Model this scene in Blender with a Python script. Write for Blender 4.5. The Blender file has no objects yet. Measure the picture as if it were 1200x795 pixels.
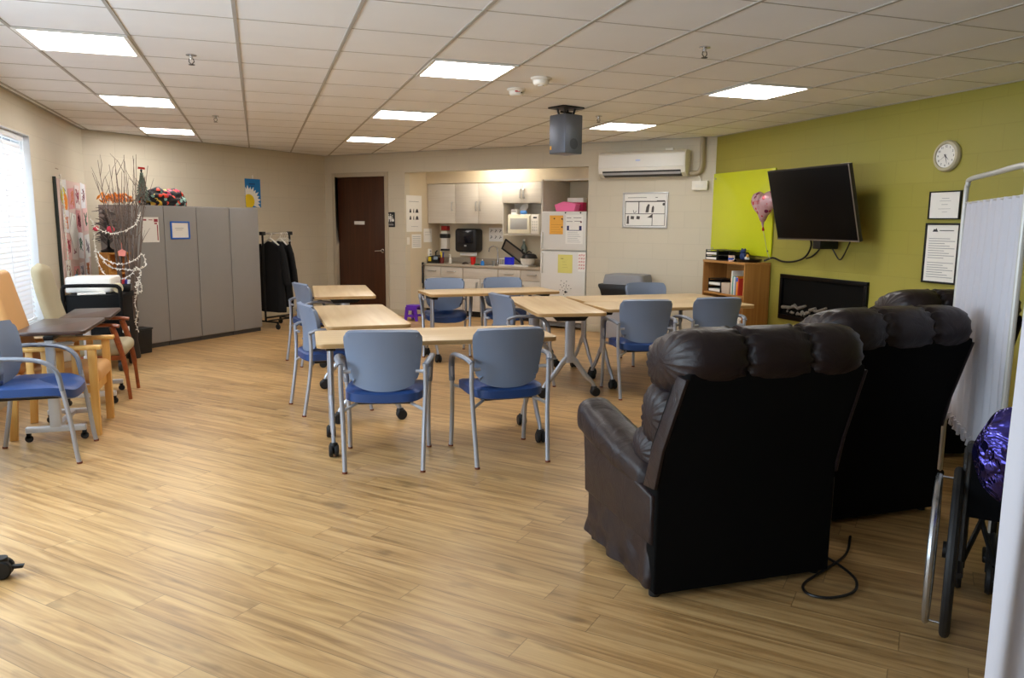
import bpy, bmesh, math, random
from mathutils import Vector, Matrix, noise
R = math.radians
PI = math.pi
SC = bpy.context.scene
COL = SC.collection

# ------------------------------------------------------------------ materials
def lin(c):
    c = c / 255.0
    return c / 12.92 if c <= 0.04045 else ((c + 0.055) / 1.055) ** 2.4
def rgb(r, g, b): return (lin(r), lin(g), lin(b), 1.0)

MATS = {}
def new_mat(name):
    m = bpy.data.materials.new(name); m.use_nodes = True
    nt = m.node_tree
    return m, nt, nt.nodes['Principled BSDF']

def N(nt, kind, **kw):
    n = nt.nodes.new(kind)
    for k, v in kw.items():
        if k in n.inputs.keys() if hasattr(n.inputs, 'keys') else False: n.inputs[k].default_value = v
        else: setattr(n, k, v)
    return n

def mat(name, c, rough=0.5, metal=0.0, var=0.06, scale=8.0, bump=0.0, bscale=120.0, spec=0.5, trans=0.0, emit=None, stretch=None, coat=0.0, sheen=0.0):
    """plain surface with a little procedural colour variation and bump"""
    if name in MATS: return MATS[name]
    m, nt, p = new_mat(name)
    col = rgb(*c)
    tc = nt.nodes.new('ShaderNodeTexCoord')
    vec = tc.outputs['Object']
    if stretch:
        mp = nt.nodes.new('ShaderNodeMapping'); mp.inputs['Scale'].default_value = stretch
        nt.links.new(vec, mp.inputs['Vector']); vec = mp.outputs['Vector']
    nz = nt.nodes.new('ShaderNodeTexNoise'); nz.inputs['Scale'].default_value = scale; nz.inputs['Detail'].default_value = 3
    nt.links.new(vec, nz.inputs['Vector'])
    mx = nt.nodes.new('ShaderNodeMix'); mx.data_type = 'RGBA'
    mx.inputs[6].default_value = tuple(max(0, v * (1 - var)) for v in col[:3]) + (1,)
    mx.inputs[7].default_value = tuple(min(1, v * (1 + var)) for v in col[:3]) + (1,)
    nt.links.new(nz.outputs['Fac'], mx.inputs[0])
    nt.links.new(mx.outputs[2], p.inputs['Base Color'])
    p.inputs['Roughness'].default_value = rough
    p.inputs['Metallic'].default_value = metal
    p.inputs['Specular IOR Level'].default_value = spec
    p.inputs['Transmission Weight'].default_value = trans
    p.inputs['Coat Weight'].default_value = coat
    p.inputs['Sheen Weight'].default_value = sheen
    if emit:
        p.inputs['Emission Color'].default_value = rgb(*emit[0]); p.inputs['Emission Strength'].default_value = emit[1]
    if bump:
        n2 = nt.nodes.new('ShaderNodeTexNoise'); n2.inputs['Scale'].default_value = bscale; n2.inputs['Detail'].default_value = 4
        nt.links.new(vec, n2.inputs['Vector'])
        b = nt.nodes.new('ShaderNodeBump'); b.inputs['Strength'].default_value = bump; b.inputs['Distance'].default_value = 0.004
        nt.links.new(n2.outputs['Fac'], b.inputs['Height']); nt.links.new(b.outputs['Normal'], p.inputs['Normal'])
    MATS[name] = m
    return m

def wood_mat(name, c1, c2, rough=0.45, axis='X', fine=30.0, along=1.2, coat=0.0):
    if name in MATS: return MATS[name]
    m, nt, p = new_mat(name)
    tc = nt.nodes.new('ShaderNodeTexCoord')
    mp = nt.nodes.new('ShaderNodeMapping')
    s = {'X': (along, fine, fine), 'Y': (fine, along, fine), 'Z': (fine, fine, along)}[axis]
    mp.inputs['Scale'].default_value = s
    nt.links.new(tc.outputs['Object'], mp.inputs['Vector'])
    nz = nt.nodes.new('ShaderNodeTexNoise'); nz.inputs['Scale'].default_value = 1.0; nz.inputs['Detail'].default_value = 6; nz.inputs['Distortion'].default_value = 0.6
    nt.links.new(mp.outputs['Vector'], nz.inputs['Vector'])
    cr = nt.nodes.new('ShaderNodeValToRGB')
    cr.color_ramp.elements[0].position = 0.3; cr.color_ramp.elements[0].color = rgb(*c2)
    cr.color_ramp.elements[1].position = 0.68; cr.color_ramp.elements[1].color = rgb(*c1)
    nt.links.new(nz.outputs['Fac'], cr.inputs['Fac']); nt.links.new(cr.outputs['Color'], p.inputs['Base Color'])
    p.inputs['Roughness'].default_value = rough; p.inputs['Coat Weight'].default_value = coat
    MATS[name] = m
    return m

def emis(name, c, s):
    if name in MATS: return MATS[name]
    m, nt, p = new_mat(name)
    p.inputs['Base Color'].default_value = (0.8, 0.8, 0.8, 1)
    p.inputs['Emission Color'].default_value = rgb(*c); p.inputs['Emission Strength'].default_value = s
    MATS[name] = m
    return m

def block_wall_mat(name, c, rough=0.55):
    """painted concrete block: brick texture drives a faint joint and bump"""
    m, nt, p = new_mat(name)
    tc = nt.nodes.new('ShaderNodeTexCoord')
    sx = nt.nodes.new('ShaderNodeSeparateXYZ'); cx = nt.nodes.new('ShaderNodeCombineXYZ')
    nt.links.new(tc.outputs['Object'], sx.inputs[0])
    nt.links.new(sx.outputs['X'], cx.inputs['X']); nt.links.new(sx.outputs['Z'], cx.inputs['Y'])
    br = nt.nodes.new('ShaderNodeTexBrick')
    br.inputs['Scale'].default_value = 1.0; br.inputs['Brick Width'].default_value = 0.41; br.inputs['Row Height'].default_value = 0.205
    br.inputs['Mortar Size'].default_value = 0.006; br.inputs['Mortar Smooth'].default_value = 0.6
    col = rgb(*c)
    br.inputs['Color1'].default_value = col; br.inputs['Color2'].default_value = tuple(v * 0.98 for v in col[:3]) + (1,)
    br.inputs['Mortar'].default_value = tuple(v * 0.93 for v in col[:3]) + (1,)
    nt.links.new(cx.outputs[0], br.inputs['Vector']); nt.links.new(br.outputs['Color'], p.inputs['Base Color'])
    nz = nt.nodes.new('ShaderNodeTexNoise'); nz.inputs['Scale'].default_value = 60
    nt.links.new(tc.outputs['Object'], nz.inputs['Vector'])
    ma = nt.nodes.new('ShaderNodeMath'); ma.operation = 'MULTIPLY_ADD'; ma.inputs[1].default_value = -1.0
    mb_ = nt.nodes.new('ShaderNodeMath'); mb_.operation = 'MULTIPLY'; mb_.inputs[1].default_value = 0.15
    nt.links.new(nz.outputs['Fac'], mb_.inputs[0]); nt.links.new(br.outputs['Fac'], ma.inputs[0]); nt.links.new(mb_.outputs[0], ma.inputs[2])
    b = nt.nodes.new('ShaderNodeBump'); b.inputs['Strength'].default_value = 0.18; b.inputs['Distance'].default_value = 0.004
    nt.links.new(ma.outputs[0], b.inputs['Height']); nt.links.new(b.outputs['Normal'], p.inputs['Normal'])
    p.inputs['Roughness'].default_value = rough
    MATS[name] = m
    return m

def math_node(nt, op, a, b=None):
    n = nt.nodes.new('ShaderNodeMath'); n.operation = op
    for i, v in enumerate((a, b)):
        if v is None: continue
        if isinstance(v, (int, float)): n.inputs[i].default_value = v
        else: nt.links.new(v, n.inputs[i])
    return n.outputs[0]

def plank_mat(name, angle):
    m, nt, p = new_mat(name)
    tc = nt.nodes.new('ShaderNodeTexCoord')
    mp = nt.nodes.new('ShaderNodeMapping'); mp.vector_type = 'POINT'; mp.inputs['Rotation'].default_value = (0, 0, -angle)
    nt.links.new(tc.outputs['Object'], mp.inputs['Vector'])
    sp = nt.nodes.new('ShaderNodeSeparateXYZ'); nt.links.new(mp.outputs[0], sp.inputs[0])
    W, L = 0.142, 1.22
    yr = math_node(nt, 'DIVIDE', sp.outputs['Y'], W); row = math_node(nt, 'FLOOR', yr); fy = math_node(nt, 'FRACT', yr)
    wn = nt.nodes.new('ShaderNodeTexWhiteNoise'); wn.noise_dimensions = '1D'; nt.links.new(row, wn.inputs['W'])
    xo = math_node(nt, 'ADD', math_node(nt, 'DIVIDE', sp.outputs['X'], L), wn.outputs['Value'])
    cidx = math_node(nt, 'FLOOR', xo); fx = math_node(nt, 'FRACT', xo)
    cv = nt.nodes.new('ShaderNodeCombineXYZ'); nt.links.new(row, cv.inputs['X']); nt.links.new(cidx, cv.inputs['Y'])
    w2 = nt.nodes.new('ShaderNodeTexWhiteNoise'); w2.noise_dimensions = '2D'; nt.links.new(cv.outputs[0], w2.inputs['Vector'])
    # grain coordinates, shifted per plank
    gx = math_node(nt, 'ADD', math_node(nt, 'MULTIPLY', sp.outputs['X'], 1.6), math_node(nt, 'MULTIPLY', w2.outputs['Value'], 37.0))
    gy = math_node(nt, 'MULTIPLY', sp.outputs['Y'], 26.0)
    gv = nt.nodes.new('ShaderNodeCombineXYZ'); nt.links.new(gx, gv.inputs['X']); nt.links.new(gy, gv.inputs['Y']); nt.links.new(math_node(nt, 'MULTIPLY', w2.outputs['Value'], 9.0), gv.inputs['Z'])
    g = nt.nodes.new('ShaderNodeTexNoise'); g.inputs['Scale'].default_value = 1.0; g.inputs['Detail'].default_value = 6; g.inputs['Roughness'].default_value = 0.55; g.inputs['Distortion'].default_value = 0.8
    nt.links.new(gv.outputs[0], g.inputs['Vector'])
    cr = nt.nodes.new('ShaderNodeValToRGB'); e = cr.color_ramp.elements
    e[0].position = 0.27; e[0].color = rgb(136, 102, 62)
    e[1].position = 0.72; e[1].color = rgb(208, 172, 118)
    k = e.new(0.45); k.color = rgb(178, 140, 90)
    k = e.new(0.56); k.color = rgb(192, 155, 104)
    nt.links.new(g.outputs['Fac'], cr.inputs['Fac'])
    # per-plank tone
    tone = nt.nodes.new('ShaderNodeMapRange'); tone.inputs['To Min'].default_value = 0.9; tone.inputs['To Max'].default_value = 1.06
    nt.links.new(w2.outputs['Value'], tone.inputs['Value'])
    # blotchy knots
    kn = nt.nodes.new('ShaderNodeTexNoise'); kn.inputs['Scale'].default_value = 1.0; kn.inputs['Detail'].default_value = 2
    kx = math_node(nt, 'MULTIPLY', gx, 2.2); ky = math_node(nt, 'MULTIPLY', sp.outputs['Y'], 9.0)
    kv = nt.nodes.new('ShaderNodeCombineXYZ'); nt.links.new(kx, kv.inputs['X']); nt.links.new(ky, kv.inputs['Y']); nt.links.new(kv.outputs[0], kn.inputs['Vector'])
    kr = nt.nodes.new('ShaderNodeMapRange'); kr.inputs['From Min'].default_value = 0.62; kr.inputs['From Max'].default_value = 0.76; kr.inputs['To Min'].default_value = 1.0; kr.inputs['To Max'].default_value = 0.66
    nt.links.new(kn.outputs['Fac'], kr.inputs['Value'])
    # joints
    jy = math_node(nt, 'MINIMUM', fy, math_node(nt, 'SUBTRACT', 1.0, fy)); jx = math_node(nt, 'MINIMUM', fx, math_node(nt, 'SUBTRACT', 1.0, fx))
    gap = math_node(nt, 'MINIMUM', math_node(nt, 'MULTIPLY', jy, W), math_node(nt, 'MULTIPLY', jx, L))
    gr = nt.nodes.new('ShaderNodeMapRange'); gr.inputs['From Min'].default_value = 0.0006; gr.inputs['From Max'].default_value = 0.0022; gr.inputs['To Min'].default_value = 0.5; gr.inputs['To Max'].default_value = 1.0
    nt.links.new(gap, gr.inputs['Value'])
    tot = math_node(nt, 'MULTIPLY', math_node(nt, 'MULTIPLY', tone.outputs[0], kr.outputs[0]), gr.outputs[0])
    vm = nt.nodes.new('ShaderNodeVectorMath'); vm.operation = 'SCALE'
    nt.links.new(cr.outputs['Color'], vm.inputs[0]); nt.links.new(tot, vm.inputs['Scale'])
    nt.links.new(vm.outputs[0], p.inputs['Base Color'])
    rr = nt.nodes.new('ShaderNodeMapRange'); rr.inputs['To Min'].default_value = 0.30; rr.inputs['To Max'].default_value = 0.46
    nt.links.new(g.outputs['Fac'], rr.inputs['Value']); nt.links.new(rr.outputs[0], p.inputs['Roughness'])
    b = nt.nodes.new('ShaderNodeBump'); b.inputs['Strength'].default_value = 0.12; b.inputs['Distance'].default_value = 0.002
    nt.links.new(math_node(nt, 'ADD', g.outputs['Fac'], gr.outputs[0]), b.inputs['Height']); nt.links.new(b.outputs['Normal'], p.inputs['Normal'])
    MATS[name] = m
    return m

def leather_mat(name, c, rough=0.36):
    m, nt, p = new_mat(name)
    tc = nt.nodes.new('ShaderNodeTexCoord')
    v = nt.nodes.new('ShaderNodeTexVoronoi'); v.inputs['Scale'].default_value = 260
    n1 = nt.nodes.new('ShaderNodeTexNoise'); n1.inputs['Scale'].default_value = 7; n1.inputs['Detail'].default_value = 5; n1.inputs['Distortion'].default_value = 1.2
    nt.links.new(tc.outputs['Object'], v.inputs['Vector']); nt.links.new(tc.outputs['Object'], n1.inputs['Vector'])
    h = math_node(nt, 'ADD', math_node(nt, 'MULTIPLY', v.outputs['Distance'], 0.15), math_node(nt, 'MULTIPLY', n1.outputs['Fac'], 3.2))
    b = nt.nodes.new('ShaderNodeBump'); b.inputs['Strength'].default_value = 0.45; b.inputs['Distance'].default_value = 0.006
    nt.links.new(h, b.inputs['Height']); nt.links.new(b.outputs['Normal'], p.inputs['Normal'])
    p.inputs['Base Color'].default_value = rgb(*c); p.inputs['Roughness'].default_value = rough; p.inputs['Specular IOR Level'].default_value = 0.36
    MATS[name] = m
    return m

# ------------------------------------------------------------------ mesh builder
class MB:
    def __init__(s, T=None):
        s.bm = bmesh.new(); s.T = T or Matrix.Identity(4); s.mi = 0
    def at(s, T): s.T = T; return s
    def _v(s, co): return s.bm.verts.new(s.T @ Vector(co))
    def _f(s, vs):
        try:
            f = s.bm.faces.new(vs); f.material_index = s.mi; return f
        except ValueError: return None
    def merge(s, tmp):
        mp = {v: s._v(v.co) for v in tmp.verts}
        for f in tmp.faces: s._f([mp[v] for v in f.verts])
        tmp.free(); return s
    def box(s, x0, x1, y0, y1, z0, z1, bev=0.0, seg=2):
        t = bmesh.new(); bmesh.ops.create_cube(t, size=1.0)
        for v in t.verts:
            v.co = Vector(((x0 + x1) / 2 + v.co.x * (x1 - x0), (y0 + y1) / 2 + v.co.y * (y1 - y0), (z0 + z1) / 2 + v.co.z * (z1 - z0)))
        if bev: bmesh.ops.bevel(t, geom=t.edges[:], offset=bev, segments=seg, affect='EDGES', profile=0.5)
        return s.merge(t)
    def prism(s, pts, h0, h1, plane='xy', bev=0.0, seg=2):
        """closed outline pts (u,v) extruded between h0 and h1 along the remaining axis"""
        f = {'xy': lambda u, v, h: (u, v, h), 'xz': lambda u, v, h: (u, h, v), 'yz': lambda u, v, h: (h, u, v)}[plane]
        t = bmesh.new()
        a = [t.verts.new(f(u, v, h0)) for u, v in pts]; b = [t.verts.new(f(u, v, h1)) for u, v in pts]
        n = len(pts); t.faces.new(a[::-1]); t.faces.new(b)
        for i in range(n): t.faces.new((a[i], a[(i + 1) % n], b[(i + 1) % n], b[i]))
        bmesh.ops.recalc_face_normals(t, faces=t.faces[:])
        if bev:
            cap = [e for e in t.edges if (e.verts[0] in a) == (e.verts[1] in a)]
            bmesh.ops.bevel(t, geom=cap, offset=bev, segments=seg, affect='EDGES', profile=0.5)
        return s.merge(t)
    def quad(s, *p): s._f([s._v(q) for q in p]); return s
    def tube(s, pts, r, seg=10, flat=None, closed=False):
        P = [Vector(p) for p in pts]; n = len(P); rings = []
        rad = r if isinstance(r, (list, tuple)) else [r] * n
        up = None
        for i in range(n):
            if closed: t = (P[(i + 1) % n] - P[i - 1]).normalized()
            else: t = (P[min(i + 1, n - 1)] - P[max(i - 1, 0)]).normalized()
            if up is None:
                ref = Vector((0, 0, 1)) if abs(t.z) < 0.9 else Vector((1, 0, 0))
                up = (ref - t * ref.dot(t)).normalized()
            else: up = (up - t * up.dot(t)).normalized()
            sd = t.cross(up)
            k = flat or (1, 1)
            rings.append([s._v(P[i] + (sd * math.cos(2 * PI * j / seg) * k[0] + up * math.sin(2 * PI * j / seg) * k[1]) * rad[i]) for j in range(seg)])
        m = n if closed else n - 1
        for i in range(m):
            A, B = rings[i], rings[(i + 1) % n]
            for j in range(seg): s._f([A[j], A[(j + 1) % seg], B[(j + 1) % seg], B[j]])
        if not closed: s._f(rings[0][::-1]); s._f(rings[-1])
        return s
    def cyl(s, p0, p1, r0, r1=None, seg=20): return s.tube([p0, p1], [r0, r0 if r1 is None else r1], seg)
    def lathe(s, prof, c=(0, 0, 0), seg=24, axis='z', sc=(1, 1)):
        rings = []
        for r, h in prof:
            ring = []
            for j in range(seg):
                a = 2 * PI * j / seg; u, v = r * math.cos(a) * sc[0], r * math.sin(a) * sc[1]
                d = {'z': (u, v, h), 'y': (u, h, v), 'x': (h, u, v)}[axis]
                ring.append(s._v((c[0] + d[0], c[1] + d[1], c[2] + d[2])))
            rings.append(ring)
        for A, B in zip(rings, rings[1:]):
            for j in range(seg): s._f([A[j], A[(j + 1) % seg], B[(j + 1) % seg], B[j]])
        s._f(rings[0][::-1]); s._f(rings[-1]); return s
    def ell(s, c, r, nu=20, nv=12, e=1.0):
        pw = lambda x: math.copysign(abs(x) ** e, x)
        return s.surf(lambda u, v: (c[0] + r[0] * pw(math.cos(2 * PI * u)) * pw(math.sin(PI * v)), c[1] + r[1] * pw(math.sin(2 * PI * u)) * pw(math.sin(PI * v)), c[2] - r[2] * pw(math.cos(PI * v))), nu, nv, cu=True)
    def surf(s, fn, nu, nv, cu=False, cap=False):
        g = [[s._v(fn(i / nu, j / nv)) for i in range(nu if cu else nu + 1)] for j in range(nv + 1)]
        k = len(g[0])
        for j in range(nv):
            for i in range(k if cu else k - 1):
                s._f([g[j][i], g[j][(i + 1) % k], g[j + 1][(i + 1) % k], g[j + 1][i]])
        if cap: s._f(g[0][::-1]); s._f(g[-1])
        return s
    def sheet(s, fn, nu, nv, th):
        """thin curved sheet with real thickness: front fn(u,v) and back offset along its normal"""
        def nrm(u, v):
            e = 1e-3; a = Vector(fn(min(u + e, 1), v)) - Vector(fn(max(u - e, 0), v)); b = Vector(fn(u, min(v + e, 1))) - Vector(fn(u, max(v - e, 0)))
            n = a.cross(b); return n.normalized() if n.length else Vector((0, 0, 1))
        A = [[s._v(fn(i / nu, j / nv)) for i in range(nu + 1)] for j in range(nv + 1)]
        B = [[s._v(Vector(fn(i / nu, j / nv)) - nrm(i / nu, j / nv) * th) for i in range(nu + 1)] for j in range(nv + 1)]
        for j in range(nv):
            for i in range(nu):
                s._f([A[j][i], A[j][i + 1], A[j + 1][i + 1], A[j + 1][i]]); s._f([B[j][i], B[j + 1][i], B[j + 1][i + 1], B[j][i + 1]])
        for j in range(nv):
            s._f([A[j][0], A[j + 1][0], B[j + 1][0], B[j][0]]); s._f([A[j][nu], B[j][nu], B[j + 1][nu], A[j + 1][nu]])
        for i in range(nu):
            s._f([A[0][i], B[0][i], B[0][i + 1], A[0][i + 1]]); s._f([A[nv][i], A[nv][i + 1], B[nv][i + 1], B[nv][i]])
        return s
    def build(s, name, mats, parent=None, label=None, sharp=35, clean=True):
        bm = s.bm
        if clean: bmesh.ops.remove_doubles(bm, verts=bm.verts, dist=1e-5)
        bmesh.ops.recalc_face_normals(bm, faces=bm.faces[:])
        me = bpy.data.meshes.new(name); bm.to_mesh(me); bm.free()
        for m in (mats if isinstance(mats, (list, tuple)) else [mats]): me.materials.append(m)
        for p in me.polygons: p.use_smooth = True
        me.set_sharp_from_angle(angle=R(sharp))
        o = bpy.data.objects.new(name, me); COL.objects.link(o)
        if parent: o.parent = parent
        if label: o['label'] = label
        return o

def tag(o, label, cat, group=None, kind=None):
    o['label'] = label; o['category'] = cat
    if group: o['group'] = group
    if kind: o['kind'] = kind
    return o
def thing(name, label, cat, loc=(0, 0, 0), rz=0.0, group=None):
    o = bpy.data.objects.new(name, None); COL.objects.link(o)
    o.location = loc; o.rotation_euler = (0, 0, rz); o.empty_display_size = 0.1
    return tag(o, label, cat, group)
def place(o, loc, rz=0.0):
    o.location = loc; o.rotation_euler = (0, 0, rz); return o
def struct(o): o['kind'] = 'structure'; return o
def dup(root, loc, rz, label, name=None):
    def cp(o, par):
        c = o.copy(); COL.objects.link(c); c.parent = par
        for ch in kids[o.name]: cp(ch, c)
        return c
    kids = {}
    def walk(o):
        kids[o.name] = [x for x in o.children]
        for x in o.children: walk(x)
    walk(root)
    r = cp(root, None); r.location = loc; r.rotation_euler = (0, 0, rz); r['label'] = label
    return r
def Tz(loc, rz): return Matrix.Translation(Vector(loc)) @ Matrix.Rotation(rz, 4, 'Z')

def arc(p0, p1, p2, n=8):
    """quadratic curve through a control point"""
    a, b, c = Vector(p0), Vector(p1), Vector(p2)
    return [tuple(a * (1 - t) ** 2 + b * 2 * t * (1 - t) + c * t * t) for t in [i / n for i in range(n + 1)]]
def smooth(pts, n=6):
    """Catmull-Rom through pts"""
    P = [Vector(p) for p in pts]; out = []
    for i in range(len(P) - 1):
        a, b, c, d = P[max(i - 1, 0)], P[i], P[i + 1], P[min(i + 2, len(P) - 1)]
        for k in range(n):
            t = k / n
            out.append(tuple(0.5 * ((2 * b) + (c - a) * t + (2 * a - 5 * b + 4 * c - d) * t * t + (3 * b - a - 3 * c + d) * t ** 3)))
    out.append(tuple(P[-1])); return out
def rrect(x0, x1, y0, y1, r, n=5):
    out = []
    for cx, cy, a0 in ((x1 - r, y1 - r, 0), (x0 + r, y1 - r, 90), (x0 + r, y0 + r, 180), (x1 - r, y0 + r, 270)):
        for k in range(n + 1):
            a = R(a0 + 90 * k / n); out.append((cx + r * math.cos(a), cy + r * math.sin(a)))
    return out
# ------------------------------------------------------------------ measured layout
H = 2.553                                    # ceiling height
C2 = Vector((1.09, 13.30, 0)); E2 = Vector((5.42, 8.42, 0)); C1 = Vector((-1.97, 10.60, 0))
RZ2 = math.atan2(E2.y - C2.y, E2.x - C2.x); RZ1 = math.atan2(C2.y - C1.y, C2.x - C1.x)
L2 = (E2 - C2).length; L1 = (C2 - C1).length
T2 = Tz(C2, RZ2); T1 = Tz(C1, RZ1)
RZR = R(-90); TR = Tz((5.42, 8.42, 0), RZR)      # right wall: local x = 8.42 - Y, +y into the wall
RZL = R(90); TL = Tz((-1.97, 0, 0), RZL)         # left wall: local x = Y
def onW2(s, y, z): return T2 @ Vector((s, y, z))
def onR(Y, y, z): return Vector((5.42 + y, Y, z))
AL0, AL1, ALD = 1.67, 4.80, 0.93             # kitchen alcove span and depth

# ------------------------------------------------------------------ colours
WALL = block_wall_mat('painted_block', (208, 199, 178))
WALLK = mat('alcove_paint', (214, 200, 172), 0.6, var=0.02)
GREEN = block_wall_mat('green_paint', (160, 152, 66), 0.5)
TRIMC = mat('trim_paint', (184, 172, 150), 0.45, var=0.03)
BASEC = mat('base_vinyl', (190, 178, 152), 0.5, var=0.03)
CEILM = mat('ceiling_tile', (240, 241, 243), 0.9, var=0.035, scale=3.0, bump=0.25, bscale=420)
GRIDM = mat('ceiling_tbar', (176, 172, 166), 0.6, var=0.02)
FLOORM = plank_mat('oak_planks', R(-47))
WHITE = mat('white_enamel', (232, 230, 224), 0.4, var=0.02)
WPLA = mat('white_plastic', (236, 232, 222), 0.38, var=0.02)
BLACK = mat('black_plastic', (17, 17, 19), 0.4, var=0.1)
BLKM = mat('black_metal', (14, 14, 15), 0.42, var=0.1, spec=.35)
GRYM = mat('silver_paint', (176, 180, 190), 0.34, 0.55, var=0.03)
CHROME = mat('chrome', (205, 205, 208), 0.2, 1.0, var=0.02)
RUBB = mat('rubber', (14, 14, 15), 0.6, var=0.1)
PAPER = mat('paper', (238, 236, 230), 0.8, var=0.02)
INK = mat('ink', (46, 46, 50), 0.8, var=0.1)
GINK = mat('pale_ink', (168, 168, 170), 0.8, var=0.1)
RED = mat('red_plastic', (214, 30, 24), 0.4)
BLUE = mat('blue_plastic', (24, 30, 200), 0.4)

def inside_clip(p, d, poly):
    t0, t1 = -1e9, 1e9
    n = len(poly)
    for i in range(n):
        a, b = Vector(poly[i]), Vector(poly[(i + 1) % n]); e = b - a; nn = Vector((-e.y, e.x))
        den = nn.dot(d); num = nn.dot(a - p)
        if abs(den) < 1e-9:
            if num > 0: return None
            continue
        t = num / den
        if den > 0: t0 = max(t0, t)
        else: t1 = min(t1, t)
    return (t0, t1) if t1 > t0 else None

YB = -4.2
ROOM = [(-1.97, YB), (5.42, YB), (5.42, 8.42), (C2.x, C2.y), (-1.97, 10.60)]
floor_poly = [(-2.2, YB - .12), (5.6, YB - .12), (5.6, 8.5)] + [tuple(onW2(s, y, 0).xy) for s, y in ((L2, .1), (AL1 + .1, .1), (AL1 + .1, ALD + .1), (AL0 - .1, ALD + .1), (AL0 - .1, .12), (-.1, .12))] + [(-2.2, 10.7)]
struct(MB().prism(floor_poly, -0.1, 0.0).build('floor', FLOORM))
struct(MB().prism([(-2.2, YB - .12), (5.6, YB - .12), (5.6, 8.5), (C2.x + .1, C2.y + .2), (-2.2, 10.75)], H, H + .1).build('ceiling', CEILM))
g = MB(); gw = 0.008
VX = [-1.293 + .61 * k for k in range(-1, 12)]; VY = [1.54 + .61 * (k - 6) for k in range(0, 26)]
for x in VX:
    r_ = inside_clip(Vector((x, 0)), Vector((0, 1)), ROOM)
    if r_: g.box(x - gw * 1.25, x + gw * 1.25, r_[0], r_[1], H - .005, H + .001)
for y in VY:
    r_ = inside_clip(Vector((0, y)), Vector((1, 0)), ROOM)
    if r_: g.box(r_[0], r_[1], y - gw * .5, y + gw * .5, H - .002, H + .001)
# wall angle all round
for i in range(5):
    a, b = Vector(ROOM[i]).to_3d(), Vector(ROOM[(i + 1) % 5]).to_3d(); d = b - a
    g.at(Tz(a, math.atan2(d.y, d.x))).box(0, d.length, 0, .02, H - .006, H + .001)
struct(g.build('trim_1', GRIDM))

# kitchen-side back wall with the door opening and the alcove opening
w = MB()
for s0, s1, z0, z1 in ((0, .215, 0, H), (.215, 1.298, 2.215, H), (1.298, AL0, 0, H), (AL0, AL1, 2.245, H), (AL1, L2, 0, H)):
    w.box(s0, s1, 0, .12, z0, z1)
o = struct(w.build('wall_back', WALL)); o.location = C2; o.rotation_euler = (0, 0, RZ2)
w = MB()
w.box(AL0 - .1, AL0, .12, ALD, 0, 2.5).box(AL1, AL1 + .1, .12, ALD, 0, 2.5).box(AL0 - .1, AL1 + .1, ALD, ALD + .1, 0, 2.5).box(AL0 - .1, AL1 + .1, .12, ALD + .1, 2.5, 2.553)
w.box(AL0, AL1, ALD - .36, ALD, 2.095, 2.5)          # soffit above the wall cupboards
o = struct(w.build('wall_alcove', WALLK)); o.location = C2; o.rotation_euler = (0, 0, RZ2)
w = MB().box(0, L1, 0, .12, 0, H)
o = struct(w.build('wall_far', WALL)); o.location = C1; o.rotation_euler = (0, 0, RZ1)
w = MB().box(0, 8.42 - YB, 0, .12, 0, H)
o = struct(w.build('wall_right', GREEN)); o.location = (5.42, 8.42, 0); o.rotation_euler = (0, 0, RZR)
w = MB().box(-2.1, 5.55, -.12, 0, 0, H)
o = struct(w.build('wall_front', WALL)); o.location = (0, YB, 0)
# left wall with its window opening
WY0, WY1, WZ0, WZ1 = 2.9, 8.28, .52, 2.235
w = MB()
W2Y0, W2Y1 = -1.2, 2.3  # span of the unseen second opening, added to let in fill light
for a, b, z0, z1 in ((YB, W2Y0, 0, H), (W2Y0, W2Y1, 0, WZ0), (W2Y0, W2Y1, WZ1, H), (W2Y1, WY0, 0, H), (WY1, 10.75, 0, H), (WY0, WY1, 0, WZ0), (WY0, WY1, WZ1, H)): w.box(a, b, 0, .22, z0, z1)
o = struct(w.build('wall_left', WALL)); o.location = (-1.97, 0, 0); o.rotation_euler = (0, 0, RZL)

def baseboard(name, T, spans):
    m = MB(T)
    for a, b in spans: m.prism([(-.012, 0), (0, 0), (0, .1), (-.006, .1), (-.012, .09)], a, b, 'yz')
    return struct(m.build(name, BASEC))
baseboard('baseboard_back', T2, ((0, .2), (1.313, AL0), (AL1, L2)))
baseboard('baseboard_far', T1, ((0, L1),))
baseboard('baseboard_right', TR, ((0, 8.42 - YB),))
baseboard('baseboard_left', TL, ((YB, 10.6),))

# door with steel frame
d = struct(MB().box(.237, 1.276, .045, .09, .008, 2.196, .003).build('door_1', wood_mat('dark_walnut', (78, 42, 22), (58, 30, 15), .42, 'Z', 26, 1.0)))
d.location = C2; d.rotation_euler = (0, 0, RZ2)
hd = MB(); hd.lathe([(0.0, .0), (.034, .0), (.034, -.012), (.02, -.016), (.013, -.05), (0, -.05)], (1.18, .045, 1.02), 20, 'y')
hd.tube(smooth([(1.18, .002, 1.02), (1.15, -.004, 1.02), (1.10, -.004, 1.018), (1.05, .0, 1.013)]), .011, 10)
hd.box(1.262, 1.278, .0, .05, .98, 1.06, .002)
hd.build('door_handle', CHROME, d, label='polished lever handle')
MB().box(.585, .805, .041, .045, 1.435, 1.49, .001).build('name_plate', PAPER, d, label='small white plate')
MB().cyl((.222, .03, .2), (.222, .03, .32), .009).cyl((.222, .03, 1.05), (.222, .03, 1.17), .009).cyl((.222, .03, 1.9), (.222, .03, 2.02), .009).build('hinge', CHROME, d)
f = MB()
for a, b, z0, z1 in ((.17, .237, 0, 2.265), (1.276, 1.343, 0, 2.265), (.237, 1.276, 2.198, 2.265)): f.box(a, b, -.022, .12, z0, z1, .003)
f.box(.237, .255, .09, .12, 0, 2.2).box(1.258, 1.276, .09, .12, 0, 2.2)
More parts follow.
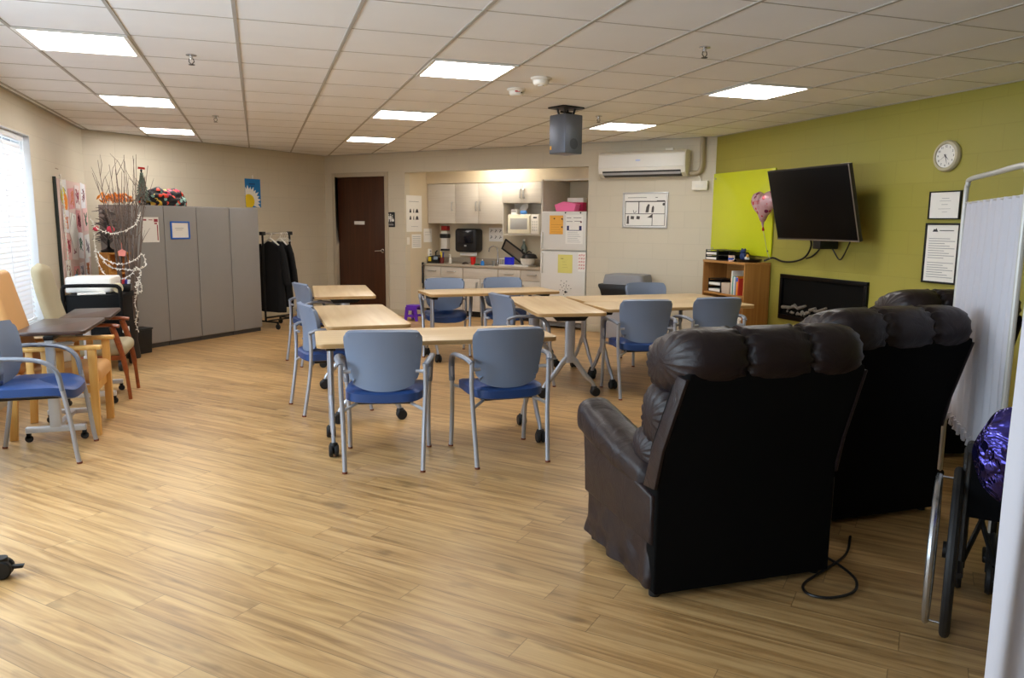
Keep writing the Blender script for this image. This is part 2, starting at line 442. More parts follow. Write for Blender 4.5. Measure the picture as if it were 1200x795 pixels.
f.box(1.29, 1.306, -.034, -.022, 1.83, 1.9, .003)
o = struct(f.build('trim_2', TRIMC)); o.location = C2; o.rotation_euler = (0, 0, RZ2)
bl = MB(T2).box(.237, 1.276, .12, .16, 0, 2.2); struct(bl.build('wall_hall', WALLK))

# window: frame, panes, sill
wf = MB(TL)
wf.box(WY0, WY1, .15, .2, WZ0, WZ0 + .05).box(WY0, WY1, .15, .2, WZ1 - .05, WZ1)
for y in (WY0 + .025, WY1 - 4.02, WY1 - 2.68, WY1 - 1.35, WY1 - .025): wf.box(y - .025, y + .025, .15, .2, WZ0 + .05, WZ1 - .05)
win = struct(wf.build('window_1', mat('window_frame', (150, 152, 154), .4, .3)))
gm, gnt, gp = new_mat('window_glass')
gt = gnt.nodes.new('ShaderNodeBsdfTransparent'); gt.inputs[0].default_value = (.93, .96, .97, 1)
gg = gnt.nodes.new('ShaderNodeBsdfGlossy'); gg.inputs['Roughness'].default_value = .02
gx_ = gnt.nodes.new('ShaderNodeMixShader'); gx_.inputs[0].default_value = .06
gnt.links.new(gt.outputs[0], gx_.inputs[1]); gnt.links.new(gg.outputs[0], gx_.inputs[2]); gnt.links.new(gx_.outputs[0], gnt.nodes['Material Output'].inputs['Surface'])
MB(TL).box(WY0 + .04, WY1 - .04, .172, .176, WZ0 + .04, WZ1 - .04).build('pane', gm, win)
rv = MB(TL).box(WY0, WY1, -.03, .15, WZ0 - .03, WZ0 + .002, .004)
rv.build('window_sill', mat('sill_stone', (214, 212, 206), .35), win)
# white lined reveals at the window's sides and head
MB(TL).box(WY1 - .006, WY1 + .001, .0, .15, WZ0, WZ1).box(WY0 - .001, WY0 + .006, 0, .15, WZ0, WZ1).box(WY0, WY1, 0, .15, WZ1 - .006, WZ1 + .001).build('window_reveal', mat('reveal_paint', (206, 208, 210), .5), win)

w2 = MB(TL)  # second window, out of view, added as a source of fill light
w2.box(W2Y0, W2Y1, .15, .2, WZ0, WZ0 + .05).box(W2Y0, W2Y1, .15, .2, WZ1 - .05, WZ1)
for y in (W2Y0 + .025, (W2Y0 + W2Y1) / 2, W2Y1 - .025): w2.box(y - .025, y + .025, .15, .2, WZ0 + .05, WZ1 - .05)
added_win = struct(w2.build('added_window', MATS['window_frame'])); MB(TL).box(W2Y0 + .04, W2Y1 - .04, .172, .176, WZ0 + .04, WZ1 - .04).build('pane', gm, added_win)
MB(TL).box(W2Y0, W2Y1, -.03, .15, WZ0 - .03, WZ0 + .002, .004).build('window_sill', MATS['sill_stone'], added_win)
# blinds
def blind(x0, x1, label, tilt=-61):
    b = thing('window_blind', label, 'window blind', TL @ Vector(((x0 + x1) / 2, .07, WZ0 + .02)), RZL, 'white horizontal blinds of the window')
    hw = (x1 - x0) / 2; top = WZ1 - WZ0 - .03
    SL = mat('blind_slat', (240, 242, 246), .5, trans=0.0, var=0.01)
    MB().box(-hw, hw, -.03, .03, top - .05, top, .004).build('headrail', SL, b)
    m = MB(); z = .05; a = R(tilt)
    while z < top - .07:
        c, s_ = math.cos(a), math.sin(a)
        pr = []
        for k in range(5):
            t = (k / 4 - .5) * .054; pr.append((t * c, z - t * s_ + .003 * (1 - (2 * k / 4 - 1) ** 2)))
        pr2 = [(u, v - .0016) for u, v in pr[::-1]]
        m.prism(pr + pr2, -hw + .003, hw - .003, 'yz'); z += .044
    m.build('slats', SL, b)
    MB().box(-hw, hw, -.022, .022, .0, .022, .004).build('bottom_rail', SL, b)
    m = MB()
    for x in (-hw + .15, 0, hw - .15): m.cyl((x, -.033, .02), (x, -.033, top - .04), .0025, seg=6).cyl((x, .033, .02), (x, .033, top - .04), .0025, seg=6)
    m.build('ladder_cord', SL, b)
    MB().cyl((hw - .1, -.045, top - .04), (hw - .1, -.045, top - .75), .004, seg=8).build('tilt_wand', SL, b)
    return b
blind(WY1 - 1.34, WY1 - .03, 'white slatted blind of the window part nearest the art board')
blind(WY1 - 2.67, WY1 - 1.36, 'white slatted blind of the middle window part')
blind(WY1 - 4.0, WY1 - 2.70, 'white slatted blind of the window part beside the blue armchair', -30)

# ceiling lights
DIFF = emis('light_diffuser', (255, 251, 248), 12.0)
def ceiling_light(x, y, label):
    t = thing('ceiling_light', label, 'ceiling light', (x, y, H), 0, 'square recessed ceiling lights')
    m = MB()
    for a, b, c, d_ in ((-.3, .3, -.3, -.275), (-.3, .3, .275, .3), (-.3, -.275, -.275, .275), (.275, .3, -.275, .275)): m.box(a, b, c, d_, -.012, -.0005)
    m.build('light_frame', WHITE, t)
    MB().box(-.276, .276, -.276, .276, -.0095, -.001).build('diffuser', DIFF, t)
LX = (-.988, 1.452, 3.892); LYS = (5.505, 7.945, 10.385)
ceiling_light(LX[0], LYS[0], 'ceiling light closest to the window, largest of its row over the blue armchair')
ceiling_light(LX[0], LYS[1], 'middle light of the ceiling row that runs along the window wall')
ceiling_light(LX[0], LYS[2], 'ceiling light over the front of the grey cabinets, last of the window row')
ceiling_light(LX[1], LYS[0], 'largest ceiling light of the centre row, nearest the smoke detectors')
ceiling_light(LX[1], LYS[1], 'middle ceiling light of the row that leads to the brown door')
ceiling_light(LX[1], LYS[2], 'ceiling light of the centre row closest to the brown door')
ceiling_light(LX[2], LYS[0], 'ceiling light near the green wall above the recliners')
ceiling_light(LX[2], LYS[1], 'ceiling light between the grey ceiling box and the air conditioner')
for s, y in ((.55, 1), ):
    t = thing('alcove_light', 'bright lamp under the kitchen alcove ceiling, above the wall cupboards', 'light', onW2(3.15, .24, 2.497), RZ2)
    MB().box(-.30, .30, -.06, .06, -.035, 0, .006).build('lamp_housing', WHITE, t)
    MB().box(-.28, .28, -.05, .05, -.05, -.034, .004).build('diffuser', emis('alcove_lamp', (255, 248, 238), 38.0), t)

# smoke detectors, sprinklers
def detector(x, y, label, mark):
    t = thing('smoke_detector', label, 'smoke detector', (x, y, H), 0)
    MB().lathe([(0, 0), (.075, 0), (.075, -.012), (.062, -.02), (.058, -.045), (.045, -.055), (0, -.055)], seg=28).build('detector_body', WPLA, t)
    if mark: MB().box(-.03, .01, -.0605, -.057, -.032, -.022).build('red_marking', RED, t); MB().box(.02, .032, -.061, -.055, -.04, -.03).build('indicator', BLACK, t)
    else: MB().lathe([(0, -.055), (.022, -.055), (.022, -.06), (0, -.06)], seg=16).build('sensor_cap', WHITE, t)
detector(2.04, 6.12, 'white round smoke detector with red marking on the ceiling', True)
detector(2.06, 5.60, 'plain white round detector on the ceiling, nearer than the red-marked one', False)
def sprinkler(x, y, label):
    t = thing('fire_sprinkler', label, 'sprinkler', (x, y, H), 0, 'fire sprinkler heads on the ceiling')
    MB().lathe([(0, 0), (.034, 0), (.034, -.006), (.012, -.008), (.01, -.03), (0, -.03)], seg=18).build('escutcheon', CHROME, t)
    MB().tube([(-.012, 0, -.025), (-.016, 0, -.045), (0, 0, -.062), (.016, 0, -.045), (.012, 0, -.025)], .003, 6).lathe([(0, -.062), (.02, -.062), (.02, -.065), (0, -.065)], seg=14).build('deflector', BLKM, t)
sprinkler(-.372, 5.66, 'sprinkler head beside the largest window-side ceiling light')
sprinkler(-.372, 8.75, 'small far sprinkler head on the ceiling above the grey cabinets')
sprinkler(2.65, 4.3, 'nearest sprinkler head, on the ceiling above the recliners')
sprinkler(3.31, 7.3, 'sprinkler head on the ceiling beside the hanging grey box')
# ------------------------------------------------------------------ blue stacking armchairs
SEATM = mat('seat_vinyl', (36, 68, 124), .42, var=.05, bump=.12, bscale=300)
BACKM = mat('back_vinyl', (116, 130, 154), .5, var=.04, bump=.12, bscale=300)
ARMM = mat('arm_grey', (128, 134, 146), .42, .25, var=.03)
FOOTM = mat('foot_felt', (120, 66, 46), .8)
def make_chair():
    t = thing('armchair', '', 'chair', (0, 0, 0), 0, 'blue vinyl armchairs with silver tube frames')
    # seat: rounded pad with waterfall front
    def seat(u, v):
        a = 2 * PI * u; k = math.sin(PI * v)
        cx, sy = math.cos(a), math.sin(a)
        e = .45
        x = .235 * math.copysign(abs(cx) ** e, cx); y = .235 * math.copysign(abs(sy) ** e, sy)
        f = .35 + .65 * min(1, k * 1.5) if 0 < v < 1 else .0
        if v in (0, 1): f = 0.0
        z = .448 + .041 * (-math.cos(PI * v))
        z += .012 * (x / .235) ** 2 - .03 * max(0, (y - .10) / .135) ** 2 - .01
        return (x * f, y * f + .015, z)
    m = MB().surf(lambda u, v: seat(u, v), 40, 10, cu=True); m.build('seat', SEATM, t, sharp=60)
    MB().box(-.17, .17, -.16, .17, .392, .42, .008).build('seat_pan', BLACK, t)
    # back: curved shell, wider at the top, bowed lower edge
    def back(u, v):
        w = .203 + .036 * v; x = (2 * u - 1)
        z = .475 + .365 * v
        z += -(1 - v) * .0 + (1 - v) ** 2 * .055 * abs(x) ** 2.5 - v ** 6 * .012 * abs(x) ** 3
        r = 1 - .10 * (max(0, abs(x) - .9) / .1) * ((2 * v - 1) ** 8)
        y = -.205 + .05 * x * x - .035 * (v - .3) + .02 * math.sin(PI * v)
        return (w * x * r, y, z)
    MB().sheet(back, 20, 14, .034).build('backrest', BACKM, t, sharp=50)
    for s in (-1, 1):
        fl = MB().tube(smooth([(s * .258, .262, .0), (s * .256, .25, .08), (s * .256, .232, .25), (s * .262, .205, .44), (s * .27, .185, .56)], 5), .0142, 10)
        f = fl.build('leg', GRYM, t); MB().cyl((s * .258, .2625, .0), (s * .258, .2618, .012), .0158).build('foot_cap', FOOTM, f)
        rl = MB().tube(smooth([(s * .229, -.262, .0), (s * .232, -.245, .1), (s * .24, -.212, .32), (s * .248, -.2, .5), (s * .247, -.205, .645)], 5), .0142, 10)
        rr = rl.build('leg', GRYM, t); MB().cyl((s * .229, -.2625, .0), (s * .229, -.2618, .012), .0158).build('foot_cap', FOOTM, rr)
        MB().tube(smooth([(s * .247, -.21, .64), (s * .27, -.15, .662), (s * .283, -.04, .664), (s * .283, .08, .65), (s * .276, .15, .615), (s * .27, .188, .555), (s * .264, .2, .46)], 6), .0155, 12, flat=(1.25, .9)).build('armrest', ARMM, t)
        MB().tube([(s * .247, -.205, .36), (s * .20, -.19, .385), (s * .16, -.16, .40)], .010, 8).build('bracket', GRYM, t)
        MB().tube([(s * .262, .205, .43), (s * .2, .19, .41), (s * .15, .15, .405)], .010, 8).build('bracket', GRYM, t)
        MB().tube([(s * .246, -.20, .60), (s * .22, -.19, .60), (s * .19, -.188, .60)], .011, 8).build('back_bracket', GRYM, t)
    return t
ch = make_chair()
CHAIRS = [((.715, 4.645), -13, 'blue armchair seen from behind at the near table, on the window side'),
          ((1.43, 4.565), 1, 'blue armchair seen from behind at the near table, on the recliner side'),
          ((.50, 6.16), -80, 'blue armchair side-on at the lone wooden table just behind the near table'),
          ((.56, 8.27), -74, 'blue armchair side-on at the table in front of the brown door'),
          ((1.985, 8.43), 170, 'blue armchair facing us behind the kitchen-side table, beside the purple step stool'),
          ((2.69, 8.43), 171, 'blue armchair facing us behind the kitchen-side table, nearest the refrigerator'),
          ((2.22, 6.60), -82, 'blue armchair side-on at the head of the long joined tables'),
          ((3.13, 5.94), -10, 'blue armchair seen from behind at the joined tables, whose seat shows past the recliner'),
          ((3.84, 5.98), -5, 'blue armchair seen from behind at the joined tables, next to the wooden bookcase'),
          ((3.97, 7.30), 171, 'blue armchair at the far side of the joined tables, near the grey-lidded bin'),
          ((-1.35, 5.36), -90, 'blue armchair standing by itself beside the window and the brown overbed table')]
for i, ((x, y), rz, lb) in enumerate(CHAIRS):
    if i == 0: place(ch, (x, y, 0), R(rz)); ch['label'] = lb
    else: dup(ch, (x, y, 0), R(rz), lb)

# ------------------------------------------------------------------ flip-top tables on castors
TOPM = wood_mat('maple_laminate', (210, 187, 150), (196, 168, 126), .4, 'X', 14, .9)
EDGEM = wood_mat('maple_edge', (184, 150, 100), (168, 132, 84), .5, 'X', 10, 2)
def make_table(name, L, label, loc, rz):
    t = thing(name, label, 'table', (loc[0], loc[1], 0), R(rz), 'wooden tables on castor legs')
    hl, hw = L / 2, .305
    m = MB(); m.prism(rrect(-hl, hl, -hw, hw, .05, 6), .704, .735, 'xy', .004, 2); tp = m.build('tabletop', [TOPM, EDGEM], t)
    for p in tp.data.polygons:
        if abs(p.normal.z) < .3: p.material_index = 1
    MB().box(-hl + .1, hl - .1, -.02, .02, .687, .703, .004).build('stretcher', BLKM, t)
    for s in (-1, 1):
        x = s * (hl - .09)
        lg = MB()
        lg.tube([(x, 0, .30), (x, 0, .69)], [.034, .034], 16, flat=(1.3, .62))
        for q in (-1, 1):
            lg.tube(smooth([(x, q * .005, .36), (x, q * .06, .30), (x, q * .14, .19), (x, q * .205, .12), (x, q * .222, .085)], 4), [.026] * 5 + [.022] * 6 + [.018] * 6, 10, flat=(.7, 1.0))
        l_ = lg.build('leg', GRYM, t)
        MB().prism([(-.16, .703), (.16, .703), (.12, .66), (-.12, .66)], x - .03, x + .03, 'yz', .004).build('flip_bracket', BLKM, t)
        for q in (-1, 1):
            c = MB()
            for w_ in (-1, 1): c.lathe([(0, -.013), (.032, -.013), (.039, -.007), (.039, .007), (.032, .013), (0, .013)], (x + w_ * .018, q * .235, .039), 20, 'x')
            c.lathe([(0, .088), (.024, .086), (.03, .07), (.028, .045), (0, .045)], (x, q * .225, 0), 14).box(x - .004, x + .004, q * .235 - .02, q * .235 + .02, .02, .07, .003)
            c.build('caster', RUBB, t)
    return t
make_table('work_table', 1.55, 'near wooden table with two blue armchairs on our side of it', (1.10, 5.0), -3)
make_table('work_table', 1.44, 'wooden table end-on behind the near table, with one side-on blue chair', (.745, 6.25), 90)
make_table('work_table', 1.40, 'small-looking far wooden table in front of the brown door', (.85, 8.51), 87)
make_table('work_table', 1.48, 'far wooden table in front of the kitchen counter with two chairs facing us', (2.41, 8.14), 3)
make_table('work_table', 1.52, 'wooden table end-on at the head of the joined tables, its silver leg in full view', (2.57, 6.63), 83)
make_table('work_table', 1.52, 'joined wooden table on the recliner side, two blue chairs seen from behind at it', (3.66, 6.38), 0)
make_table('work_table', 1.52, 'joined wooden table on the far side, with the chair near the grey-lidded bin', (3.735, 6.995), 0)

# ------------------------------------------------------------------ brown leather recliners
LEA = leather_mat('brown_leather', (34, 24, 26), .40)
LEAD = leather_mat('dark_leather', (30, 22, 22), .45)
BACKCL = mat('recliner_backing', (7, 6, 6), .95, var=.1, spec=.15)
def make_recliner():
    t = thing('recliner', '', 'recliner', (0, 0, 0), 0, 'brown leather recliners')
    W = .43
    # draped skirt
    sk = MB()
    path = []
    per = rrect(-W + .01, W - .01, -.315, .335, .035, 5)
    per.append(per[0]); n = len(per) * 6
    dd = [0]
    for a, b in zip(per, per[1:]): dd.append(dd[-1] + math.hypot(b[0] - a[0], b[1] - a[1]))
    def perp(u):
        d = u * dd[-1]
        for i in range(len(per) - 1):
            if dd[i + 1] >= d - 1e-9:
                k = (d - dd[i]) / max(1e-9, dd[i + 1] - dd[i]); return (per[i][0] + (per[i + 1][0] - per[i][0]) * k, per[i][1] + (per[i + 1][1] - per[i][1]) * k)
        return per[-1]
    def skirt(u, v):
        x, y = perp(u)
        side = max(0, min(1, (abs(x) - .3) / .1))
        w = (noise.noise(Vector((u * 34, v * 2.2, 1.3))) * .022 + math.sin(u * 70 + v * 5) * .006) * (.3 + v * .7) * side
        r = math.hypot(x, y); k = 1 + (w + .008 * v * side) / max(r, .1)
        return (x * k, y * k, .255 - .215 * v)
    sk.surf(skirt, 150, 14, cu=True, cap=True)
    sk.build('skirt', LEA, t, sharp=70)
    # body side panels under the arms
    for s in (-1, 1):
        side = [(-.33, .23), (.33, .23), (.345, .40), (.36, .5), (.30, .53), (-.20, .45), (-.33, .43)]
        MB().prism(side, min(s * W, s * .27), max(s * W, s * .27), 'yz', .012, 3).build('side_panel', LEA, t)
        def arm(u, v, s=s):
            y = -.24 + .70 * v
            z0 = .455 + .13 * v - .05 * max(0, v - .9) * 6 * max(0, v - .9)
            rx = .080 * (1 + .18 * math.sin(PI * min(1, v * 1.05)) + .12 * v); rz_ = .062 * (1 + .45 * v)
            e = min(1, max(0, (1 - v) / .10)) ** .5 * min(1, max(0, v / .03)) ** .5
            a = 2 * PI * u
            wr = .0035 * noise.noise(Vector((u * 9, v * 9, s * 3)))
            pw = lambda q: math.copysign(abs(q) ** .72, q)
            return (s * (.345 + .015 * v) + (rx * e + wr) * pw(math.cos(a)), y, z0 + (rz_ * e + wr) * pw(math.sin(a)))
        MB().surf(arm, 28, 30, cu=True, cap=True).build('armrest', LEA, t, sharp=80)
    # seat cushion and closed footrest
    MB().box(-.265, .265, -.22, .40, .25, .50, .06, 5).build('seat_cushion', LEA, t, sharp=60)
    MB().box(-.26, .26, .36, .43, .07, .26, .03, 4).build('footrest', LEA, t, sharp=60)
    # back shell
    bs = [(-.345, .03), (-.345, .50), (-.38, .62), (-.500, .92), (-.497, .94), (-.46, .945), (-.40, .93), (-.27, .62), (-.24, .45), (-.24, .03)]
    bk_ = MB().prism(bs, -.415, .415, 'yz', .014, 3).build('back_shell', [BACKCL], t)
    for v_ in bk_.data.vertices: v_.co.x *= 1 - .07 * max(0, min(1, (v_.co.z - .55) / .4))
    for s in (-1, 1):
        st = [(-.343, .46), (-.382, .62), (-.500, .92), (-.43, .925), (-.30, .62), (-.25, .45)]
        tr_ = MB().prism(st, s * .418 - .008, s * .418 + .008, 'yz', .005, 2).build('back_side_trim', LEA, t)
        for v_ in tr_.data.vertices: v_.co.x *= 1 - .07 * max(0, min(1, (v_.co.z - .55) / .4))
    # channel pillows: head roll over the top, lumbar rolls below
    def roll(cy, cz, ry, rz_, tilt, hw, seed, wrap=0.0):
        seams = [-hw / 3, hw / 3]
        def fn(u, v):
            x = -hw + 2 * hw * v
            e = (1 - abs(2 * v - 1) ** 10) ** .5 if 0 < v < 1 else 0.0
            g = 1.0
            for sx_ in seams: g -= .11 * math.exp(-((x - sx_) / .012) ** 2) + .055 * math.exp(-((x - sx_) / .05) ** 2)
            a = 2 * PI * u
            ca, sa = math.cos(a), math.sin(a)
            puck = 0
            for sx_ in seams + [-hw * .96, hw * .96]:
                puck += .014 * math.exp(-((x - sx_) / .05) ** 2) * math.sin(a * 17 + seed) * math.exp(-((x - sx_) / .05) ** 2)
            rr = e * g
            yy = (ry + puck) * rr * math.copysign(abs(ca) ** .8, ca); zz = (rz_ + puck) * rr * math.copysign(abs(sa) ** .8, sa)
            c_, s_ = math.cos(tilt), math.sin(tilt)
            return (x, cy + yy * c_ - zz * s_, cz + yy * s_ + zz * c_)
        return MB().surf(fn, 56, 72, cu=True)
    roll(-.325, .958, .205, .122, R(-16), .42, .4).build('head_pillow', LEA, t, sharp=80)
    roll(-.225, .72, .135, .15, R(12), .405, 1.7).build('back_pillow', LEA, t, sharp=80)
    roll(-.14, .55, .13, .11, R(8), .40, 2.9).build('lumbar_pillow', LEA, t, sharp=80)
    for x, y in ((-.38, -.29), (.38, -.29), (-.38, .29), (.38, .29)):
        MB().lathe([(0, 0), (.022, 0), (.025, .045), (0, .045)], (x, y, 0), 14).build('foot', BLACK, t)
    return t
rc = make_recliner()
place(rc, (1.84, 2.845, 0), R(-1)); rc['label'] = 'nearest brown leather recliner, its whole dark back and padded arm in view'
dup(rc, (2.885, 3.28, 0), R(0), 'second brown leather recliner, between the nearest one and the white folding screen')
dup(rc, (4.14, 4.0, 0), R(-12), 'far brown leather recliner whose top shows below the framed notices')
# power leads on the floor behind the nearest recliner
tag(MB().tube(smooth([(2.35, 2.66, .012), (2.345, 2.52, .012), (2.31, 2.40, .012), (2.22, 2.32, .012), (2.10, 2.31, .012), (2.04, 2.36, .012), (2.08, 2.44, .012), (2.25, 2.52, .012), (2.45, 2.62, .012), (2.62, 2.78, .012)], 6), .006, 8).build('power_cord', BLACK), 'black power lead coiled on the floor behind the nearest recliner', 'cord')
# ------------------------------------------------------------------ kitchen alcove
CABM = wood_mat('cream_laminate', (212, 205, 192), (204, 196, 182), .45, 'X', 40, 1.5)
CABI = mat('cabinet_inside', (150, 138, 118), .7)
CTOP = mat('grey_worktop', (172, 160, 142), .4, var=.06, scale=60)
BRASS = mat('bar_handle', (190, 188, 184), .3, .7)
def K(name, label, cat, s, y, z, group=None): return thing(name, label, cat, onW2(s, y, z), RZ2, group)

def bar_pull(par, p0, p1, out=-.03):
    m = MB(); a, b = Vector(p0), Vector(p1); o = Vector((0, out, 0))
    m.tube(smooth([a, a + o * .8, a * .85 + b * .15 + o, a * .15 + b * .85 + o, b + o * .8, b], 4), .0085, 8, flat=(1.4, .8))
    return m.build('handle', BRASS, par)

# wall cupboards (front plane y=.58)
def cupboard(label, s0, s1, z0, z1, doors, hpos, y0=.58):
    t = K('wall_cupboard', label, 'cupboard', s0, y0, z0, 'cream wall cupboards in the alcove')
    w, h, d = s1 - s0, z1 - z0, ALD - y0 - .002
    MB().box(0.001, w - .001, .02, d, 0, h, .002).build('cabinet_body', CABM, t)
    for (a, b), hx in zip(doors, hpos):
        dr = MB().box(a - s0 + .002, b - s0 - .002, 0, .019, .002, h - .002, .002).build('door', CABM, t)
        if hx: bar_pull(dr, (hx - s0, 0, h * .33 if h > .5 else .07), (hx - s0, 0, h * .33 + .13 if h > .5 else .2))
    return t
cupboard('single-door cream wall cupboard at the calendar end of the alcove', 1.68, 2.22, 1.465, 2.09, [(1.68, 2.22)], [2.17])
cupboard('two-door cream wall cupboard above the black towel dispenser', 2.222, 3.098, 1.465, 2.09, [(2.222, 2.66), (2.66, 3.098)], [2.625, 2.695])
t = K('wall_cupboard', 'cream cupboard with an open niche holding the microwave', 'cupboard', 3.10, .58, 1.295, 'cream wall cupboards in the alcove')
w = .715
MB().box(0, .018, 0, .345, 0, .795).box(w - .018, w, 0, .345, 0, .795).box(.018, w - .018, 0, .345, 0, .02).box(.018, w - .018, .01, .345, .485, .503).box(.018, w - .018, .02, .345, .775, .795).box(.018, w - .018, .33, .345, .02, .485).build('cabinet_body', CABM, t)
for a, b, hx in ((.002, w / 2 - .001, w / 2 - .03), (w / 2 + .001, w - .002, w / 2 + .03)):
    dr = MB().box(a, b, -.018, .001, .49, .793, .002).build('door', CABM, t); bar_pull(dr, (hx, -.018, .56), (hx, -.018, .69))

# base units
BF = .45
def base_unit(label, s0, s1, fronts):
    t = K('base_cabinet', label, 'cabinet', s0, BF, 0, 'cream base cabinets under the worktop')
    w = s1 - s0
    MB().box(.001, w - .001, .02, ALD - BF - .002, .09, .78, .002).build('cabinet_body', CABM, t)
    MB().box(.001, w - .001, .06, .2, 0, .09).build('plinth', BLACK, t)
    for kind, a, b, z0, z1 in fronts:
        o = MB().box(a + .003, b - .003, 0, .019, z0 + .003, z1 - .003, .003).build('drawer' if kind == 'drawer' else ('door' if kind == 'door' else 'false_front'), CABM, t)
        if kind == 'drawer': bar_pull(o, ((a + b) / 2 - .07, 0, z1 - .07), ((a + b) / 2 + .07, 0, z1 - .07))
        elif kind == 'door': bar_pull(o, (b - .05 if a < w / 3 else a + .05, 0, z1 - .19), (b - .05 if a < w / 3 else a + .05, 0, z1 - .06))
    return t
base_unit('cream base cabinet with two drawers at the purple stool end', 1.69, 2.45, [('drawer', 0, .34, .61, .78), ('drawer', .34, .76, .61, .78), ('door', 0, .38, .09, .61), ('door', .38, .76, .09, .61)])
base_unit('cream sink base cabinet with a plain drawerless front', 2.452, 3.098, [('panel', 0, .646, .61, .78), ('door', 0, .323, .09, .61), ('door', .323, .646, .09, .61)])
base_unit('cream base cabinet with two drawers beside the refrigerator', 3.10, 3.90, [('drawer', 0, .40, .61, .78), ('drawer', .40, .80, .61, .78), ('door', 0, .40, .09, .61), ('door', .40, .80, .09, .61)])
t = K('worktop', 'long grey kitchen worktop over the cream base cabinets', 'worktop', 1.672, BF - .02, .782)
MB().box(0, 2.37, 0, ALD - BF + .018, 0, .04, .006).build('counter_slab', CTOP, t)
MB().box(0, 2.37, ALD - BF + .003, ALD - BF + .018, .04, .13, .004).build('backsplash', CTOP, t)
ZC = .823
t = K('sink', 'stainless sink set into the worktop behind the red cup', 'sink', 2.83, .68, ZC + .0012)
m = MB()
m.prism(rrect(-.2, .2, -.15, .17, .05), -.001, .005, 'xy'); m.build('rim', CHROME, t)
MB().prism(rrect(-.17, .17, -.12, .14, .04), .005, .0065, 'xy').build('basin', mat('basin_steel', (90, 92, 95), .3, .9), t)
t = K('faucet', 'tall chrome gooseneck faucet at the sink', 'faucet', 2.84, .875, ZC)
MB().lathe([(0, 0), (.03, 0), (.03, .012), (.016, .02), (.014, .06), (0, .06)]).build('base', CHROME, t)
MB().tube(smooth([(0, 0, .05), (0, 0, .20), (-.02, -.01, .27), (-.07, -.03, .29), (-.12, -.05, .26), (-.135, -.055, .20)], 6), .010, 10).build('spout', CHROME, t)
MB().cyl((.09, 0, 0), (.09, 0, .06), .012).cyl((.09, 0, .06), (.13, -.02, .085), .007).build('lever', CHROME, t)
t = K('tall_panel', 'tall cream panel between the worktop and the refrigerator', 'panel', 4.045, .06, 0)
MB().box(0, .03, 0, ALD - .062, 0, 2.09, .002).build('board', CABM, t)
MB().box(.03, .03 + .70, 0.02, .04, 2.07, 2.09).build('top_rail', CABM, t)

# microwave and things on it
t = K('microwave', 'white microwave oven in the open cupboard niche', 'microwave', 3.20, .575, 1.317)
MB().box(0, .54, .012, .325, .0, .295, .008).build('case', WPLA, t)
dr = MB().box(.004, .40, -.012, .012, .006, .289, .006).build('door', mat('micro_cream', (238, 232, 206), .35), t)
MB().box(.05, .345, -.0145, -.011, .07, .235, .004).build('door_window', mat('micro_window', (172, 172, 168), .3), dr)
MB().box(.365, .395, -.038, -.012, .02, .275, .009).build('handle', mat('micro_cream', (0, 0, 0)), dr)
cp = MB().box(.404, .536, -.008, .012, .006, .289, .004).build('control_panel', WPLA, t)
MB().box(.445, .505, -.0095, -.007, .235, .258).build('display', BLACK, cp)
m = MB()
for i in range(3):
    for j in range(4): m.box(.425 + i * .034, .449 + i * .034, -.0095, -.007, .05 + j * .04, .075 + j * .04, .001)
m.build('buttons', mat('key_grey', (205, 203, 196), .5), cp)
t = K('paper_carton', 'small white carton on the microwave', 'box', 3.26, .63, 1.613)
MB().box(-.04, .06, 0, .12, 0, .075, .003).build('carton', PAPER, t); MB().box(-.035, .055, -.002, .0, .03, .05).build('print', GINK, t)
t = K('plate', 'white plate leaning upright on the microwave', 'plate', 3.40, .74, 1.705); t.rotation_euler = (R(58), R(-22), RZ2)
MB().lathe([(0, .0), (.06, 0), (.078, .012), (.08, .016), (.06, .005), (0, .005)]).build('plate_dish', WHITE, t)
t = K('food_bag', 'blue and white packet beside the plate on the microwave', 'packet', 3.44, .64, 1.613)
MB().ell((0, 0, .03), (.06, .035, .03), e=.8).build('packet', mat('packet_blue', (70, 130, 200), .4, var=.5, scale=20), t)

# refrigerator
t = K('refrigerator', 'white top-freezer refrigerator covered with notes', 'refrigerator', 4.095, -.01, 0)
FR = mat('fridge_white', (222, 220, 214), .35, var=.01)
MB().box(0, .69, .06, .74, .03, 1.645, .01).build('cabinet', FR, t)
fd = MB().box(.0, .69, 0, .058, 1.105, 1.645, .014, 3).build('freezer_door', FR, t)
rd = MB().box(.0, .69, 0, .058, .10, 1.095, .014, 3).build('fridge_door', FR, t)
MB().box(.006, .03, -.03, .002, 1.13, 1.36, .006).build('handle', FR, fd); MB().box(.006, .03, -.03, .002, .78, 1.07, .006).build('handle', FR, rd)
m = MB().box(.02, .67, .04, .06, .03, .095)
m.build('kick_grille', mat('grille_dark', (60, 60, 62), .5), t)
m = MB()
for i in range(4): m.box(.03, .66, .032, .04, .036 + i * .015, .043 + i * .015)
m.build('kick_slats', mat('grille_grey', (150, 150, 150), .5), t)
for x in (.06, .63):
    m = MB().lathe([(0, 0), (.02, 0), (.02, .03), (0, .03)], (x, .12, 0), 12).lathe([(0, 0), (.02, 0), (.02, .03), (0, .03)], (x, .66, 0), 12); m.build('foot', BLACK, t)

